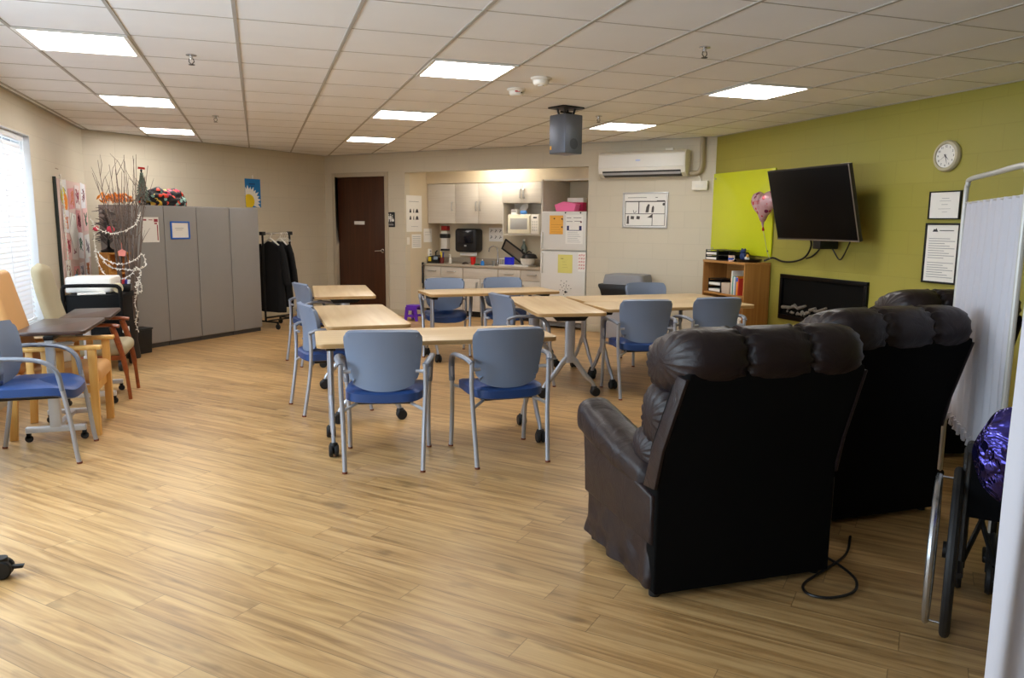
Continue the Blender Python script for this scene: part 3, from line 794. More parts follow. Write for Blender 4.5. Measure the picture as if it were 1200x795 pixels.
def note(name, label, cat, s0, s1, z0, z1, m_, y=-.013, group=None, marks=None):
    t = K(name, label, cat, (s0 + s1) / 2, y, z0, group)
    w, h = (s1 - s0) / 2, z1 - z0
    MB().box(-w, w, -.0015, 0, 0, h).build('sheet', m_, t)
    if marks:
        for nm, mm, boxes in marks:
            m = MB()
            for a, b, c, d in boxes: m.box(-w + a * 2 * w, -w + b * 2 * w, -.003, -.0014, c * h, d * h)
            m.build(nm, mm, t)
    return t
def lines(n, a=.12, b=.88, z0=.1, z1=.7, th=.012):
    return [(a, b - (.18 * ((i * 7) % 3) / 2), z0 + (z1 - z0) * i / max(1, n - 1), z0 + (z1 - z0) * i / max(1, n - 1) + th) for i in range(n)]
note('paper_note', 'orange note pinned on the freezer door', 'note', 4.225, 4.435, 1.33, 1.59, mat('orange_paper', (240, 178, 78), .8), marks=[('writing', mat('brown_ink', (176, 120, 44), .8), lines(4, z0=.12, z1=.5))])
note('paper_note', 'white printed sheet on the freezer door beside the orange note', 'note', 4.475, 4.74, 1.20, 1.60, PAPER, marks=[('writing', GINK, lines(6, z0=.06, z1=.38)), ('heading', INK, [(.05, .32, .88, .895), (.45, .9, .885, .9), (.05, .4, .76, .775), (.5, .9, .77, .785)]), ('picture_block', mat('navy_ink', (34, 40, 96), .7), [(.08, .2, .46, .62), (.78, .92, .46, .62), (.2, .78, .455, .475)])])
note('paper_note', 'yellow note on the lower refrigerator door', 'note', 4.365, 4.59, .795, 1.05, mat('yellow_paper', (222, 214, 122), .8), marks=[('writing', mat('olive_ink', (150, 140, 70), .8), [(.2, .38, .76, .8)] + lines(3, .3, .7, .3, .6, .008))])
t = note('paper_note', 'white note with red handwriting at the edge of the refrigerator door', 'note', 4.675, 4.79, .825, 1.08, PAPER)
m = MB(); rnd = random.Random(5)
for row in range(5):
    for k in range(3):
        x = -.045 + k * .034; z = .03 + row * .045
        m.tube([(x + rnd.uniform(-.004, .004), -.003, z), (x + .006, -.003, z + .026), (x + .014, -.003, z + rnd.uniform(.0, .01)), (x + .022, -.003, z + .024)], .0028, 5)
m.build('handwriting', mat('red_ink', (206, 60, 72), .7), t)
def magnet(label, s, z, r=.011, m_=None):
    t = K('fridge_magnet', label, 'magnet', s, -.0145, z, 'small dark magnets on the refrigerator')
    MB().lathe([(0, 0), (r, 0), (r * .9, -.006), (0, -.007)], seg=12, axis='y').build('magnet', m_ or INK, t)
magnet('dark magnet at the top of the orange note', 4.30, 1.545, .01); magnet('dark magnet at the upper corner of the orange note nearest the white sheet', 4.42, 1.54)
magnet('dark magnet at the lower corner of the orange note nearest the white sheet', 4.42, 1.43); magnet('dark magnet above the printed white sheet toward the orange note', 4.47, 1.625)
magnet('dark magnet above the far corner of the printed white sheet', 4.70, 1.625); magnet('dark red magnet on the heading of the printed white sheet', 4.71, 1.50, .012, mat('maroon', (110, 34, 40), .5))
t = K('fridge_magnet', 'flower-shaped cluster magnet on the lower refrigerator door', 'magnet', 4.48, -.0125, .60)
m = MB()
for k in range(16):
    a = k * 2.4; r = .018 + .006 * k; m.lathe([(0, 0), (.0065, 0), (.006, -.004), (0, -.004)], (r * math.cos(a), 0, r * math.sin(a)), 8, 'y')
m.build('petal_dots', INK, t); MB().lathe([(0, 0), (.017, 0), (.016, -.006), (0, -.006)], (.01, 0, -.07), 10, 'y').build('centre', INK, t)
# pink things on the fridge
PINK = mat('pink_card', (255, 120, 172), .6)
t = K('basket', 'pink basket on top of the refrigerator', 'basket', 4.40, .16, 1.647)
m = MB(); m.prism([(-.13, .0), (.15, .0), (.175, .10), (.06, .125), (-.02, .135), (-.16, .09)], -.07, .08, 'xz', .006); m.build('basket_body', PINK, t)
t = K('carton', 'magenta and white carton behind the pink basket on the refrigerator', 'box', 4.43, .36, 1.647)
MB().box(-.115, .125, 0, .13, 0, .185, .004).build('carton_body', mat('magenta', (214, 40, 110), .5), t); MB().box(-.12, .13, -.004, .134, .13, .195, .004).build('lid', PAPER, t); MB().box(.02, .09, -.004, .001, .07, .10).build('label_patch', INK, t)
t = K('ribbon_bow', 'white cloth bow hanging on the alcove side above the refrigerator', 'bow', 4.785, .30, 1.90)
m = MB(); m.ell((0, 0, .06), (.012, .03, .045)); m.ell((0, .0, -.03), (.010, .026, .04)); m.build('bow', WHITE, t)

# alcove back wall things
t = K('towel_dispenser', 'black paper towel dispenser on the alcove wall', 'dispenser', 2.315, .93, 1.0)
MB().prism(rrect(-.205, .205, .01, .385, .05), -.20, -.002, 'xz', .02, 3).build('cover', BLACK, t)
MB().prism(rrect(-.155, .155, .15, .36, .02), -.208, -.198, 'xz', .004).build('window', mat('smoked', (20, 20, 28), .12), t)
MB().box(-.02, .02, -.206, -.198, .10, .125, .002).build('emblem', GINK, t)
MB().box(-.16, .16, -.12, -.10, -.05, .02, .002).build('paper_towel', PAPER, t)
t = K('soap_dispenser', 'black and white soap dispenser with a red sign above it', 'dispenser', 1.815, .93, 1.02)
MB().box(-.06, .06, -.09, -.002, .02, .32, .01).build('backplate', WPLA, t); MB().box(-.075, .075, -.11, -.003, .205, .275, .012).box(-.06, .06, -.10, -.004, .0, .03, .006).build('pump_cover', BLACK, t)
MB().box(-.06, .06, -.085, -.002, .335, .405, .004).build('red_sign', mat('sign_red', (176, 34, 30), .5), t)
rows = [(.1 + .3 * i, .28 + .3 * i, .58, .82) for i in range(3)] + [(.1 + .3 * i, .28 + .3 * i, .16, .4) for i in range(3)]
def alc_paper(label, s0, s1, z0, z1, marks):
    return note('paper_notice', label, 'notice', s0, s1, z0, z1, PAPER, ALD - .001, None, marks)
t = alc_paper('white hand-washing notice with six small pictures behind the faucet', 2.64, 2.905, 1.185, 1.405, None)
m = MB(); rnd = random.Random(3)
for i in range(3):
    for j in range(2):
        x, z = -.085 + i * .085, .06 + j * .10
        m.tube([(x - .018, -.003, z - .012), (x + .004, -.003, z + .016), (x + .018, -.003, z + .004 + .01 * ((i + j) % 2))], .006, 6); m.box(x - .018, x + .012, -.003, -.0014, z + .026, z + .031)
m.build('pictograms', INK, t)
# alcove side wall papers, local frame facing +s
TS = Matrix.Translation(onW2(AL0, 0, 0)) @ Matrix.Rotation(RZ2 + R(90), 4, 'Z'); RZS = RZ2 + R(90)
def side_paper(label, y0, y1, z0, z1, cat='notice', name='paper_notice'):
    t = thing(name, label, cat, TS @ Vector(((y0 + y1) / 2, -.001, z0)), RZS)
    MB().box(-(y1 - y0) / 2, (y1 - y0) / 2, -.0015, 0, 0, z1 - z0).build('sheet', PAPER, t); return t
t = side_paper('long white poster with six dark pictures on the alcove side wall', .03, .43, 1.33, 1.90, 'poster', 'wall_poster')
for j, z in ((0, .33), (1, .22)):
    for i, w in enumerate((.024, .012, .04)):
        x = -.10 + i * .085; MB().prism([(x - w, z - .03), (x + w, z - .03), (x + w * .7, z + .01), (x + w * .2, z + .035), (x - w * .5, z + .015)], -.004, -.0014, 'xz').build('picture', INK, t)
MB().box(-.13, .12, -.003, -.0014, .47, .478).box(-.08, .1, -.003, -.0014, .08, .086).build('print_lines', GINK, t)
t = side_paper('white printed sheet low on the alcove side wall, under the long poster', .16, .41, 1.07, 1.29)
m = MB()
for i in range(6): m.box(-.1, .1, -.003, -.0014, .03 + i * .03, .037 + i * .03)
m.build('print_lines', GINK, t)
t = side_paper('white sheet on the alcove side wall next to the wall cupboard', .475, .70, 1.16, 1.38)
MB().box(-.08, .08, -.003, -.0014, .16, .166).box(-.08, .06, -.003, -.0014, .12, .126).build('print_lines', GINK, t)
t = thing('light_switch', 'cream light switch plate beside the low printed sheet', 'switch', TS @ Vector((.07, -.001, 1.13)), RZS)
MB().box(-.035, .035, -.006, 0, 0, .115, .003).build('plate', WPLA, t); MB().box(-.008, .008, -.012, -.006, .045, .07, .002).build('toggle', WHITE, t)
t = thing('wall_phone_box', 'cream outlet box on the alcove side wall above the worktop', 'outlet', TS @ Vector((.62, -.001, .93)), RZS)
MB().box(-.04, .04, -.03, 0, 0, .12, .005).build('box', WPLA, t); MB().box(-.02, .02, -.033, -.029, .02, .045, .002).box(-.02, .02, -.033, -.029, .07, .095, .002).build('socket', GINK, t)

# things on the worktop
t = K('charger_dock', 'black desk phone with a yellow strip at the worktop end', 'phone', 1.80, .60, ZC)
MB().prism([(-.11, 0), (.11, 0), (.11, .09), (.05, .13), (-.08, .11)], -.06, .09, 'xz', .008).build('housing', BLACK, t); MB().box(-.085, -.03, -.064, -.058, .03, .1, .002).build('yellow_strip', mat('yellow_pl', (226, 200, 40), .5), t); MB().box(.02, .10, -.066, -.058, .06, .11, .002).build('screen', mat('screen_grey', (120, 140, 160), .3), t); MB().tube([(.0, .03, .12), (.0, .03, .18), (.03, .03, .20)], .012, 8).build('handset', BLACK, t)
t = K('pencil_cup', 'dark red cup of pens on the worktop', 'cup', 1.96, .58, ZC)
MB().lathe([(0, 0), (.03, 0), (.036, .10), (.031, .10), (.027, .01), (0, .01)]).build('cup', mat('maroon_cup', (110, 40, 34), .4), t)
MB().tube([(.0, 0, .02), (-.03, .01, .19)], .012, 8).build('yellow_marker', mat('yellow_pl', (0, 0, 0)), t); MB().tube([(.01, 0, .02), (.03, 0, .18)], .008, 8).build('blue_pen', mat('pen_blue', (30, 46, 150), .4), t)
t = K('soap_bottle', 'small clear pump bottle on the worktop next to the pen cup', 'bottle', 2.07, .66, ZC)
MB().lathe([(0, 0), (.028, 0), (.03, .07), (.015, .09), (.012, .11), (0, .11)]).build('bottle', mat('clearish', (210, 204, 190), .2), t); MB().tube([(0, 0, .11), (0, 0, .14), (-.03, 0, .14)], .006, 6).build('pump', WHITE, t)
t = K('cloth', 'crumpled dark cloth on the worktop below the towel dispenser', 'cloth', 2.40, .60, ZC + .004)
MB().surf(lambda u, v: ((.05 + .012 * math.sin(u * 25)) * math.cos(2 * PI * u) * math.sin(PI * v / 2 + .0), .035 * math.sin(2 * PI * u) * math.sin(PI * v / 2), .03 * math.cos(PI * v / 2) + .004 * math.sin(u * 40)), 24, 8, cu=True, cap=True).build('cloth_heap', mat('dark_cloth', (70, 58, 48), .9), t)
t = K('plastic_cup', 'bright red plastic cup on the worktop', 'cup', 2.575, .56, ZC)
MB().lathe([(0, 0), (.032, 0), (.047, .118), (.049, .12), (.045, .12), (.030, .006), (0, .006)]).build('cup_wall', RED, t)
t = K('sponge_bottle', 'blue dish-soap bottle beside the sink', 'bottle', 2.80, .48, ZC)
MB().lathe([(0, 0), (.03, 0), (.032, .05), (.02, .07), (.01, .075), (0, .075)], sc=(1, .7)).build('bottle', mat('soap_blue', (40, 120, 200), .3), t); MB().cyl((0, 0, .073), (0, 0, .095), .009).build('cap', WHITE, t)
t = K('scrub_pad', 'green scrubbing pad by the sink', 'sponge', 2.70, .475, ZC)
MB().box(-.04, .04, -.025, .025, 0, .022, .006).build('pad', mat('green_pad', (46, 96, 70), .9), t)
t = K('water_glass', 'small clear glass standing by the dish rack', 'glass', 3.01, .47, ZC)
MB().lathe([(0, 0), (.022, 0), (.028, .075), (.026, .075), (.02, .006), (0, .006)]).build('glass_wall', mat('glass_grey', (200, 204, 204), .08, trans=.6), t)
t = K('dish_rack', 'white dish rack and drain tray on the worktop', 'rack', 3.33, .645, ZC)
MB().prism(rrect(-.27, .27, -.13, .13, .03), 0, .018, 'xy', .004).build('drain_tray', WHITE, t)
m = MB()
for i in range(7): m.cyl((-.24 + i * .035, -.12, .015), (-.24 + i * .035, -.12, .11), .004, seg=6)
m.tube([(-.25, -.12, .11), (-.02, -.12, .11)], .005, 6).tube([(-.25, -.12, .11), (-.25, .12, .11)], .005, 6).tube([(-.25, .12, .11), (-.02, .12, .11)], .005, 6); m.cyl((-.25, .12, .015), (-.25, .12, .11), .005, seg=6); m.build('wires', WHITE, t)
t = K('dish_cloth', 'bright blue dish cloth draped on the dish rack', 'cloth', 3.28, .505, ZC + .02)
MB().sheet(lambda u, v: (-.085 + .17 * u, -.012 + .006 * math.sin(u * 12) * (1 - v), .005 + .115 * v), 16, 6, .004).build('cloth', BLUE, t)
t = K('mixing_bowl', 'white mixing bowl standing in the dish rack', 'bowl', 3.53, .62, ZC + .02)
MB().lathe([(0, 0), (.07, 0), (.10, .03), (.115, .10), (.12, .105), (.108, .10), (.09, .03), (0, .01)]).build('bowl_wall', WHITE, t)
t = K('frying_pan', 'black pan resting upside down on the mixing bowl', 'pan', 3.56, .62, ZC + .127)
MB().lathe([(0, .07), (.07, .07), (.10, .055), (.125, .0), (.12, .0), (.095, .05), (0, .06)]).build('pan_body', BLACK, t); MB().tube(smooth([(-.08, 0, .05), (-.12, -.02, .09), (-.10, -.02, .14)], 4), .012, 8).tube([(-.05, -.02, .07), (.0, -.02, .11), (.05, -.02, .085)], .009, 8).build('handle', BLACK, t)
t = K('baking_tray', 'black-rimmed baking tray leaning up out of the dish rack', 'tray', 3.19, .71, ZC + .15); t.rotation_euler = (R(12), R(32), RZ2)
MB().box(-.19, .19, -.006, .0, .02, .17, .002).build('tray_sheet', mat('tray_steel', (150, 140, 126), .35, .6), t); MB().box(-.21, .21, -.02, .004, 0, .022, .004).box(-.21, .21, -.02, .004, .168, .19, .004).box(-.21, -.188, -.02, .004, .02, .17, .004).box(.188, .21, -.02, .004, .02, .17, .004).build('tray_rim', BLACK, t)
t = K('cleaning_bottle', 'clear grey-green bottle behind the dish rack', 'bottle', 3.33, .85, ZC)
MB().lathe([(0, 0), (.05, 0), (.05, .28), (.02, .34), (.018, .38), (0, .38)], sc=(1, .7)).build('bottle', mat('greygreen', (120, 130, 118), .3), t); MB().cyl((0, 0, .38), (0, 0, .41), .02).build('cap', WHITE, t)
tag(MB(T2).tube(smooth([(1.70, .43, .81), (1.66, .425, .80), (1.645, .43, .70), (1.655, .43, .56), (1.67, .43, .50), (1.68, .43, .60), (1.675, .43, .72), (1.66, .43, .82), (1.70, .435, .826)], 5), .011, 8).tube(smooth([(1.71, .41, .80), (1.70, .405, .70), (1.705, .41, .50), (1.70, .41, .42)], 5), .010, 8).build('cable_loop', BLACK), 'black cable loop hanging off the worktop end', 'cable')

t = K('step_stool', 'purple plastic step stool on the floor beside the brown door wall', 'stool', 2.11, -.36, 0)
PURP = mat('purple_plastic', (104, 48, 190), .4)
m = MB(); m.prism(rrect(-.10, .10, -.09, .09, .02), .205, .235, 'xy', .004); m.build('step_top', PURP, t)
for y in (-.095, .075):
    pts = [(-.125, 0), (-.08, 0), (-.07, .05), (.07, .05), (.08, 0), (.125, 0), (.098, .21), (-.098, .21)]
    m = MB(); m.prism([(-.125, 0), (-.085, 0), (-.055, .13), (-.055, .16), (-.10, .205)], y, y + .02, 'xz'); m.prism([(.125, 0), (.085, 0), (.055, .13), (.055, .16), (.10, .205)][::-1], y, y + .02, 'xz'); m.box(-.10, .10, y, y + .02, .155, .206); m.box(-.092, .092, y, y + .02, .055, .09); m.build('leg_panel', PURP, t)
MB().box(-.06, .06, -.08, .08, .06, .085).build('brace', PURP, t)
# restroom sign
t = K('restroom_sign', 'black restroom sign with white figures beside the brown door', 'sign', 1.385, -.001, 1.40)
MB().prism(rrect(-.085, .085, 0, .235, .012), -.006, 0, 'xz', .001).build('plate', BLACK, t)
m = MB()
for x in (-.045, .0):
    m.lathe([(0, -.006), (.012, -.006), (.012, -.008), (0, -.008)], (x, 0, .198), 14, 'y'); m.prism([(x - .017, .18), (x + .017, .18), (x + .022, .125), (x + .012, .125), (x + .010, .085), (x - .010, .085), (x - .012, .125), (x - .022, .125)], -.008, -.006, 'xz')
m.lathe([(0, -.006), (.009, -.006), (.009, -.008), (0, -.008)], (.04, 0, .185), 12, 'y'); m.tube([(.038, -.007, .17), (.042, -.007, .13), (.06, -.007, .128), (.068, -.007, .09)], .006, 6)
m.lathe([(.018, -.006), (.024, -.006), (.024, -.008), (.018, -.008)], (.04, 0, .11), 16, 'y')
m.build('figures', WHITE, t); MB().box(-.06, .06, -.008, -.006, .03, .042).box(-.05, .05, -.0075, -.006, .055, .06).build('lettering', GINK, t)
# ------------------------------------------------------------------ things on the back wall beside the alcove
t = K('air_conditioner', 'white wall air conditioner above the framed plan', 'air conditioner', 5.03, -.001, 2.075)
W_ = 1.17
MB().prism([(0, .0), (0, .325), (-.16, .325), (-.205, .29), (-.21, .12), (-.185, .05), (-.10, .0)], 0, W_, 'yz', .006).build('housing', WPLA, t)
MB().prism([(-.1605, .318), (-.20, .288), (-.2135, .278), (-.2155, .125), (-.209, .12)], .012, W_ - .012, 'yz', .002).build('front_panel', WHITE, t)
MB().prism([(-.205, .075), (-.19, .04), (-.11, .004), (-.10, .014), (-.18, .05), (-.195, .08)], .06, W_ - .06, 'yz').build('air_slot', BLACK, t)
MB().prism([(-.2, .058), (-.185, .03), (-.182, .034), (-.196, .062)], .06, W_ - .06, 'yz').build('louver', GINK, t)
MB().box(.30 + .22, .36 + .22, -.2175, -.213, .20, .215).build('indicator', mat('pale_blue', (190, 205, 250), .3), t)
MB().box(W_ - .30, W_ - .20, -.1, -.06, .325, .355, .004).build('sensor', WPLA, t)
t = K('pipe_cover', 'cream pipe cover running from the ceiling to the air conditioner', 'pipe cover', 6.36, -.001, 2.09)
MB().tube(smooth([(.0, -.035, H - 2.092), (0, -.035, .25), (0, -.035, .12), (-.02, -.035, .05), (-.07, -.035, .025), (-.145, -.035, .025)], 6), .052, 12, flat=(1.1, .65)).build('duct', TRIMC, t)
t = K('junction_box', 'cream control box on the wall under the pipe cover', 'box', 6.345, -.001, 1.905)
MB().box(-.10, .10, -.06, 0, 0, .115, .008).build('case', WPLA, t); MB().box(-.05, .05, -.063, -.059, .03, .07, .002).build('label_plate', WHITE, t); MB().tube(smooth([(0, -.03, .115), (.0, -.03, .15), (-.04, -.03, .19)], 4), .008, 8).build('lead', WPLA, t)
t = K('framed_plan', 'silver-framed floor plan on the wall under the air conditioner', 'framed print', 5.62, -.001, 1.43)
MB().box(-.31, .31, -.02, 0, 0, .018, .003).box(-.31, .31, -.02, 0, .442, .46, .003).box(-.31, -.292, -.02, 0, .018, .442, .003).box(.292, .31, -.02, 0, .018, .442, .003).build('frame', mat('silver_frame', (190, 188, 186), .3, .5), t)
MB().box(-.293, .293, -.008, 0, .017, .443).build('sheet', PAPER, t)
m = MB()
for a, b, c, d in ((-.27, .27, .335, .348), (-.27, .27, .178, .186), (-.09, -.078, .18, .34), (.10, .108, .03, .18), (-.275, -.268, .03, .345), (.268, .275, .03, .345), (-.27, .27, .028, .033), (-.24, .02, .388, .394), (.14, .17, .388, .396), (.16, .27, .346, .354)): m.box(a, b, -.010, -.008, c, d)
m.prism([(.01, .2), (.05, .2), (.065, .3), (.045, .31), (.02, .27)], -.010, -.008, 'xz'); m.prism([(.09, .2), (.12, .2), (.125, .27), (.11, .29), (.095, .26)], -.010, -.008, 'xz'); m.prism([(-.25, .05), (-.215, .05), (-.22, .16), (-.245, .15)], -.010, -.008, 'xz')
for x in (-.17, -.09): m.prism([(x - .025, .115), (x + .02, .11), (x + .025, .15), (x - .02, .155)], -.010, -.008, 'xz')
m.prism([(.03, .135), (.10, .13), (.10, .178), (.06, .15)], -.010, -.008, 'xz'); m.lathe([(0, -.008), (.018, -.008), (.018, -.010), (0, -.010)], (.255, 0, .305), 14, 'y'); m.tube([(-.16, -.009, .23), (-.15, -.009, .195), (-.125, -.009, .20), (-.12, -.009, .22)], .004, 5)
m.build('plan_drawing', mat('plan_ink', (88, 84, 82), .8), t)
t = K('storage_bin', 'grey-lidded bin with black rim standing against the back wall', 'bin', 5.52, -.28, 0)
m = MB(); m.prism([(-.24, .0), (.24, .0), (.27, .57), (-.27, .57)], -.20, .20, 'xz', .02, 3); m.build('bin_body', mat('bin_grey', (158, 158, 164), .5), t)
MB().prism([(-.27, .56), (.27, .56), (.29, .63), (.32, .68), (.315, .71), (-.315, .71), (-.32, .68), (-.29, .63)], -.235, .235, 'xz', .012, 3).build('bin_rim', BLACK, t)
m = MB(); m.surf(lambda u, v: ((lambda p, k: (p[0] * k, p[1] * k * 1.0, .705 + .145 * (v ** .55 if v < .75 else .853 + (v - .75) * .25)))(rrect(-.28, .28, -.2, .2, .06, 6)[int(u * 28) % 28], 1 - .10 * v if v < .8 else (1 - .08) * (1 - (v - .8) * 1.2))), 28, 14, cu=True, cap=True)
m.build('lid', mat('lid_grey', (130, 130, 134), .5), t)
m = MB()
for x in (-.2, .2):
    for y in (-.15, .15): m.lathe([(0, 0), (.03, 0), (.03, .03), (0, .03)], (x, y, -.0), 12)
# ------------------------------------------------------------------ green wall
def G(name, label, cat, Y, y, z, group=None): return thing(name, label, cat, onR(Y, y, z), RZR, group)
t = G('glass_board', 'lime green glass writing board on the green wall behind the balloon', 'board', 7.82, -.001, 1.13)
MB().box(-.60, .60, -.022, -.006, 0, .97, .003).build('board_panel', mat('lime_glass', (206, 214, 40), .22, var=.01), t)
for x in (-.55, .55):
    for z in (.06, .91): MB().cyl((x, -.03, z), (x, -.001, z), .012, seg=14).build('standoff', CHROME, t)
# foil balloon
t = G('foil_balloon', 'pink heart foil balloon in front of the lime green board', 'balloon', 7.15, -.20, 1.465)
bm_, bnt, bp = new_mat('foil_pink')
btc = bnt.nodes.new('ShaderNodeTexCoord'); bv = bnt.nodes.new('ShaderNodeTexVoronoi'); bv.inputs['Scale'].default_value = 19
bnt.links.new(btc.outputs['Object'], bv.inputs['Vector'])
bcr = bnt.nodes.new('ShaderNodeValToRGB'); be = bcr.color_ramp.elements; bcr.color_ramp.interpolation = 'CONSTANT'
be[0].position = 0; be[0].color = rgb(196, 150, 160)
for p_, c_ in ((.30, (190, 24, 40)), (.48, (204, 170, 176)), (.62, (170, 20, 40)), (.74, (214, 160, 168)), (.84, (120, 40, 80)), (.93, (206, 170, 176))):
    k = be.new(p_); k.color = rgb(*c_)
bs_ = bnt.nodes.new('ShaderNodeSeparateColor'); bnt.links.new(bv.outputs['Color'], bs_.inputs[0]); bnt.links.new(bs_.outputs[0], bcr.inputs[0])
bmx = bnt.nodes.new('ShaderNodeMix'); bmx.data_type = 'RGBA'; bmx.inputs[7].default_value = rgb(204, 164, 172)
bmr = bnt.nodes.new('ShaderNodeMapRange'); bmr.inputs['From Min'].default_value = .42; bmr.inputs['From Max'].default_value = .48
bnt.links.new(bv.outputs['Distance'], bmr.inputs[0]); bnt.links.new(bmr.outputs[0], bmx.inputs[0]); bnt.links.new(bcr.outputs[0], bmx.inputs[6])
bnt.links.new(bmx.outputs[2], bp.inputs['Base Color']); bp.inputs['Metallic'].default_value = .25; bp.inputs['Roughness'].default_value = .25
def heart(u, v):
    a = 2 * PI * u; k = math.sin(PI * v / 1.0) if False else v
    x = 16 * math.sin(a) ** 3; z = 13 * math.cos(a) - 5 * math.cos(2 * a) - 2 * math.cos(3 * a) - math.cos(4 * a)
    return x / 16 * .205, z / 17 * .20 + .235
def hs(sgn):
    def f(u, v):
        x, z = heart(u, 1); cx, cz = 0, .245
        r = v; th = .085 * (1 - r ** 2) ** .6
        wr = 1 + .03 * math.sin(u * 2 * PI * 14) * r ** 4
        return (cx + (x - cx) * r * wr, sgn * th, cz + (z - cz) * r * wr)
    return f
m = MB(); m.surf(hs(1), 56, 12, cu=True); m.surf(hs(-1), 56, 12, cu=True); m.build('balloon', bm_, t, sharp=80)
MB().tube(smooth([(0, 0, .05), (.003, 0, .02), (.012, 0, -.02), (.018, 0, -.05)], 4), [.012] * 5 + [.008] * 4 + [.011] * 4, 8, flat=(1.4, .5)).build('balloon_tail', bm_, t)
m = MB()
for i, (x, w, h) in enumerate(((-.07, .02, .03), (-.045, .018, .034), (-.02, .018, .036), (.005, .014, .038), (.028, .02, .04))):
    m.box(x, x + .005, -.089 + abs(x) * .12, -.083 + abs(x) * .12, .235, .235 + h); m.box(x, x + w * .7, -.089 + abs(x) * .12, -.083 + abs(x) * .12, .235 + h - .006, .235 + h)
m.build('lettering', mat('balloon_red', (178, 26, 40), .3), t)
MB().tube(smooth([(.018, .0, -.05), (.02, .03, -.15), (.0, .08, -.28), (.03, .1, -.355)], 4), .0025, 5).build('ribbon', GINK, t)

# television on its tilting arm
t = G('television', 'black flat television tilted down on the green wall', 'television', 6.19, -.355, 1.68)
tv = Matrix.Rotation(R(14.5), 4, 'X')
TVT = tv
hw, hh = .575, .355
MB(TVT).box(-hw, hw, -.018, .022, -hh, hh, .004).build('bezel', mat('tv_bezel', (36, 34, 34), .3, .3), t)
MB(TVT).box(-hw + .012, hw - .012, -.0205, -.0175, -hh + .022, hh - .012, .001).build('screen', mat('tv_screen', (3, 3, 4), .4, var=.05, spec=.12), t)
MB(TVT).box(-hw, hw, -.0215, -.017, -hh, -hh + .012, .002).box(hw - .012, hw, -.0215, -.017, -hh, hh, .002).build('silver_edge', mat('tv_silver', (140, 134, 130), .3, .8), t)
MB(TVT).box(-.35, .35, .02, .06, -.28, .25, .012).build('rear_case', BLACK, t)
MB().box(-.06, .06, .34, .354, -.30, .22, .004).box(-.05, .05, .18, .34, -.24, -.18, .004).box(-.05, .05, .18, .34, .06, .12, .004).prism([(.06, -.28), (.2, -.30), (.2, .16), (.06, .20)], -.03, .03, 'yz').box(-.055, .055, .08, .30, -.43, -.30, .01).build('wall_arm', BLKM, t)
MB().box(-.03, .10, .32, .354, .355, .395, .004).build('cable_plate', WHITE, t)
tag(MB().tube(smooth([(5.30, 6.50, 1.40), (5.36, 6.52, 1.28), (5.38, 6.62, 1.16), (5.39, 6.80, 1.10), (5.39, 7.0, 1.09), (5.385, 7.14, 1.12), (5.37, 7.20, 1.11), (5.33, 7.24, 1.085)], 6), .010, 8).tube(smooth([(5.30, 6.36, 1.38), (5.37, 6.40, 1.26), (5.385, 6.52, 1.17), (5.39, 6.62, 1.14)], 5), .008, 8).build('television_cable', BLACK), 'black cables trailing from the television down to the bookcase', 'cable')
tag(MB().tube(smooth([(5.30, 6.24, 1.36), (5.36, 6.20, 1.24), (5.38, 6.13, 1.15), (5.37, 6.06, 1.20), (5.33, 5.96, 1.30), (5.30, 5.90, 1.36)], 6), .007, 8).build('television_cable', BLACK), 'thin black cable looped below the television screen', 'cable')

# electric fireplace set into the wall
t = G('electric_fireplace', 'wide black electric fireplace low on the green wall', 'fireplace', 6.39, -.001, .47)
w = .635; hh = .485
GL = mat('black_glass', (5, 5, 6), .35, spec=.2)
MB().box(-w, w, -.03, 0, 0, .05, .003).box(-w, w, -.03, 0, hh - .04, hh, .003).box(-w, -w + .04, -.03, 0, .05, hh - .04, .003).box(w - .04, w, -.03, 0, .05, hh - .04, .003).build('glass_surround', GL, t)
MB().box(-w + .03, w - .03, -.006, -.001, .04, hh - .03).build('firebox', mat('firebox', (9, 9, 8), .7, var=.3, spec=.1), t)
rnd = random.Random(11); m = MB()
for i in range(18):
    x = -w + .12 + (2 * w - .24) * (i / 17) + rnd.uniform(-.02, .02); z = .085 + rnd.uniform(0, .07); L = rnd.uniform(.05, .13); a = rnd.uniform(-.9, .9)
    m.tube([(x - L / 2 * math.cos(a), -.018, z - L / 3 * math.sin(a)), (x + L / 2 * math.cos(a), -.02, z + L / 3 * math.sin(a) + .015)], [.019, .013], 7)
for i in range(26): m.ell((-w + .10 + (2 * w - .2) * rnd.random(), -.016, .07 + .02 * rnd.random()), (.016, .009, .012), 8, 5)
m.build('driftwood_logs', mat('ash_wood', (112, 106, 96), .8, var=.35, scale=30), t)

# bookcase
BK = wood_mat('oak_veneer', (176, 126, 66), (146, 98, 46), .42, 'Z', 26, .8)
BX0, BY0, BY1, BZ = 5.07, 7.21, 8.05, 1.065
t = thing('bookcase', 'wooden open bookcase against the green wall under the lime board', 'bookcase', (5.40, (BY0 + BY1) / 2, 0), RZR)
bw = (BY1 - BY0) / 2; D_ = -(5.40 - BX0)
MB().box(-bw, -bw + .022, D_, 0, 0, BZ - .025, .001).build('side_panel', BK, t)
MB().box(bw - .022, bw, D_, 0, 0, BZ - .025, .001).build('side_panel', BK, t)
BKX = wood_mat('oak_veneer_flat', (186, 136, 76), (160, 110, 56), .42, 'X', 26, .8)
MB().box(-bw - .004, bw + .004, D_ - .006, 0, BZ - .025, BZ, .002).build('top_board', BKX, t)
for z in (.69, .36, .06): MB().box(-bw + .022, bw - .022, D_ + .01, -.012, z - .022, z, .001).build('shelf', BKX, t)
MB().box(-bw + .022, bw - .022, -.012, 0, .04, BZ - .025).build('back_panel', BKX, t)
MB().box(-bw + .022, bw - .022, D_ + .02, D_ + .035, 0, .04).build('plinth', BK, t)
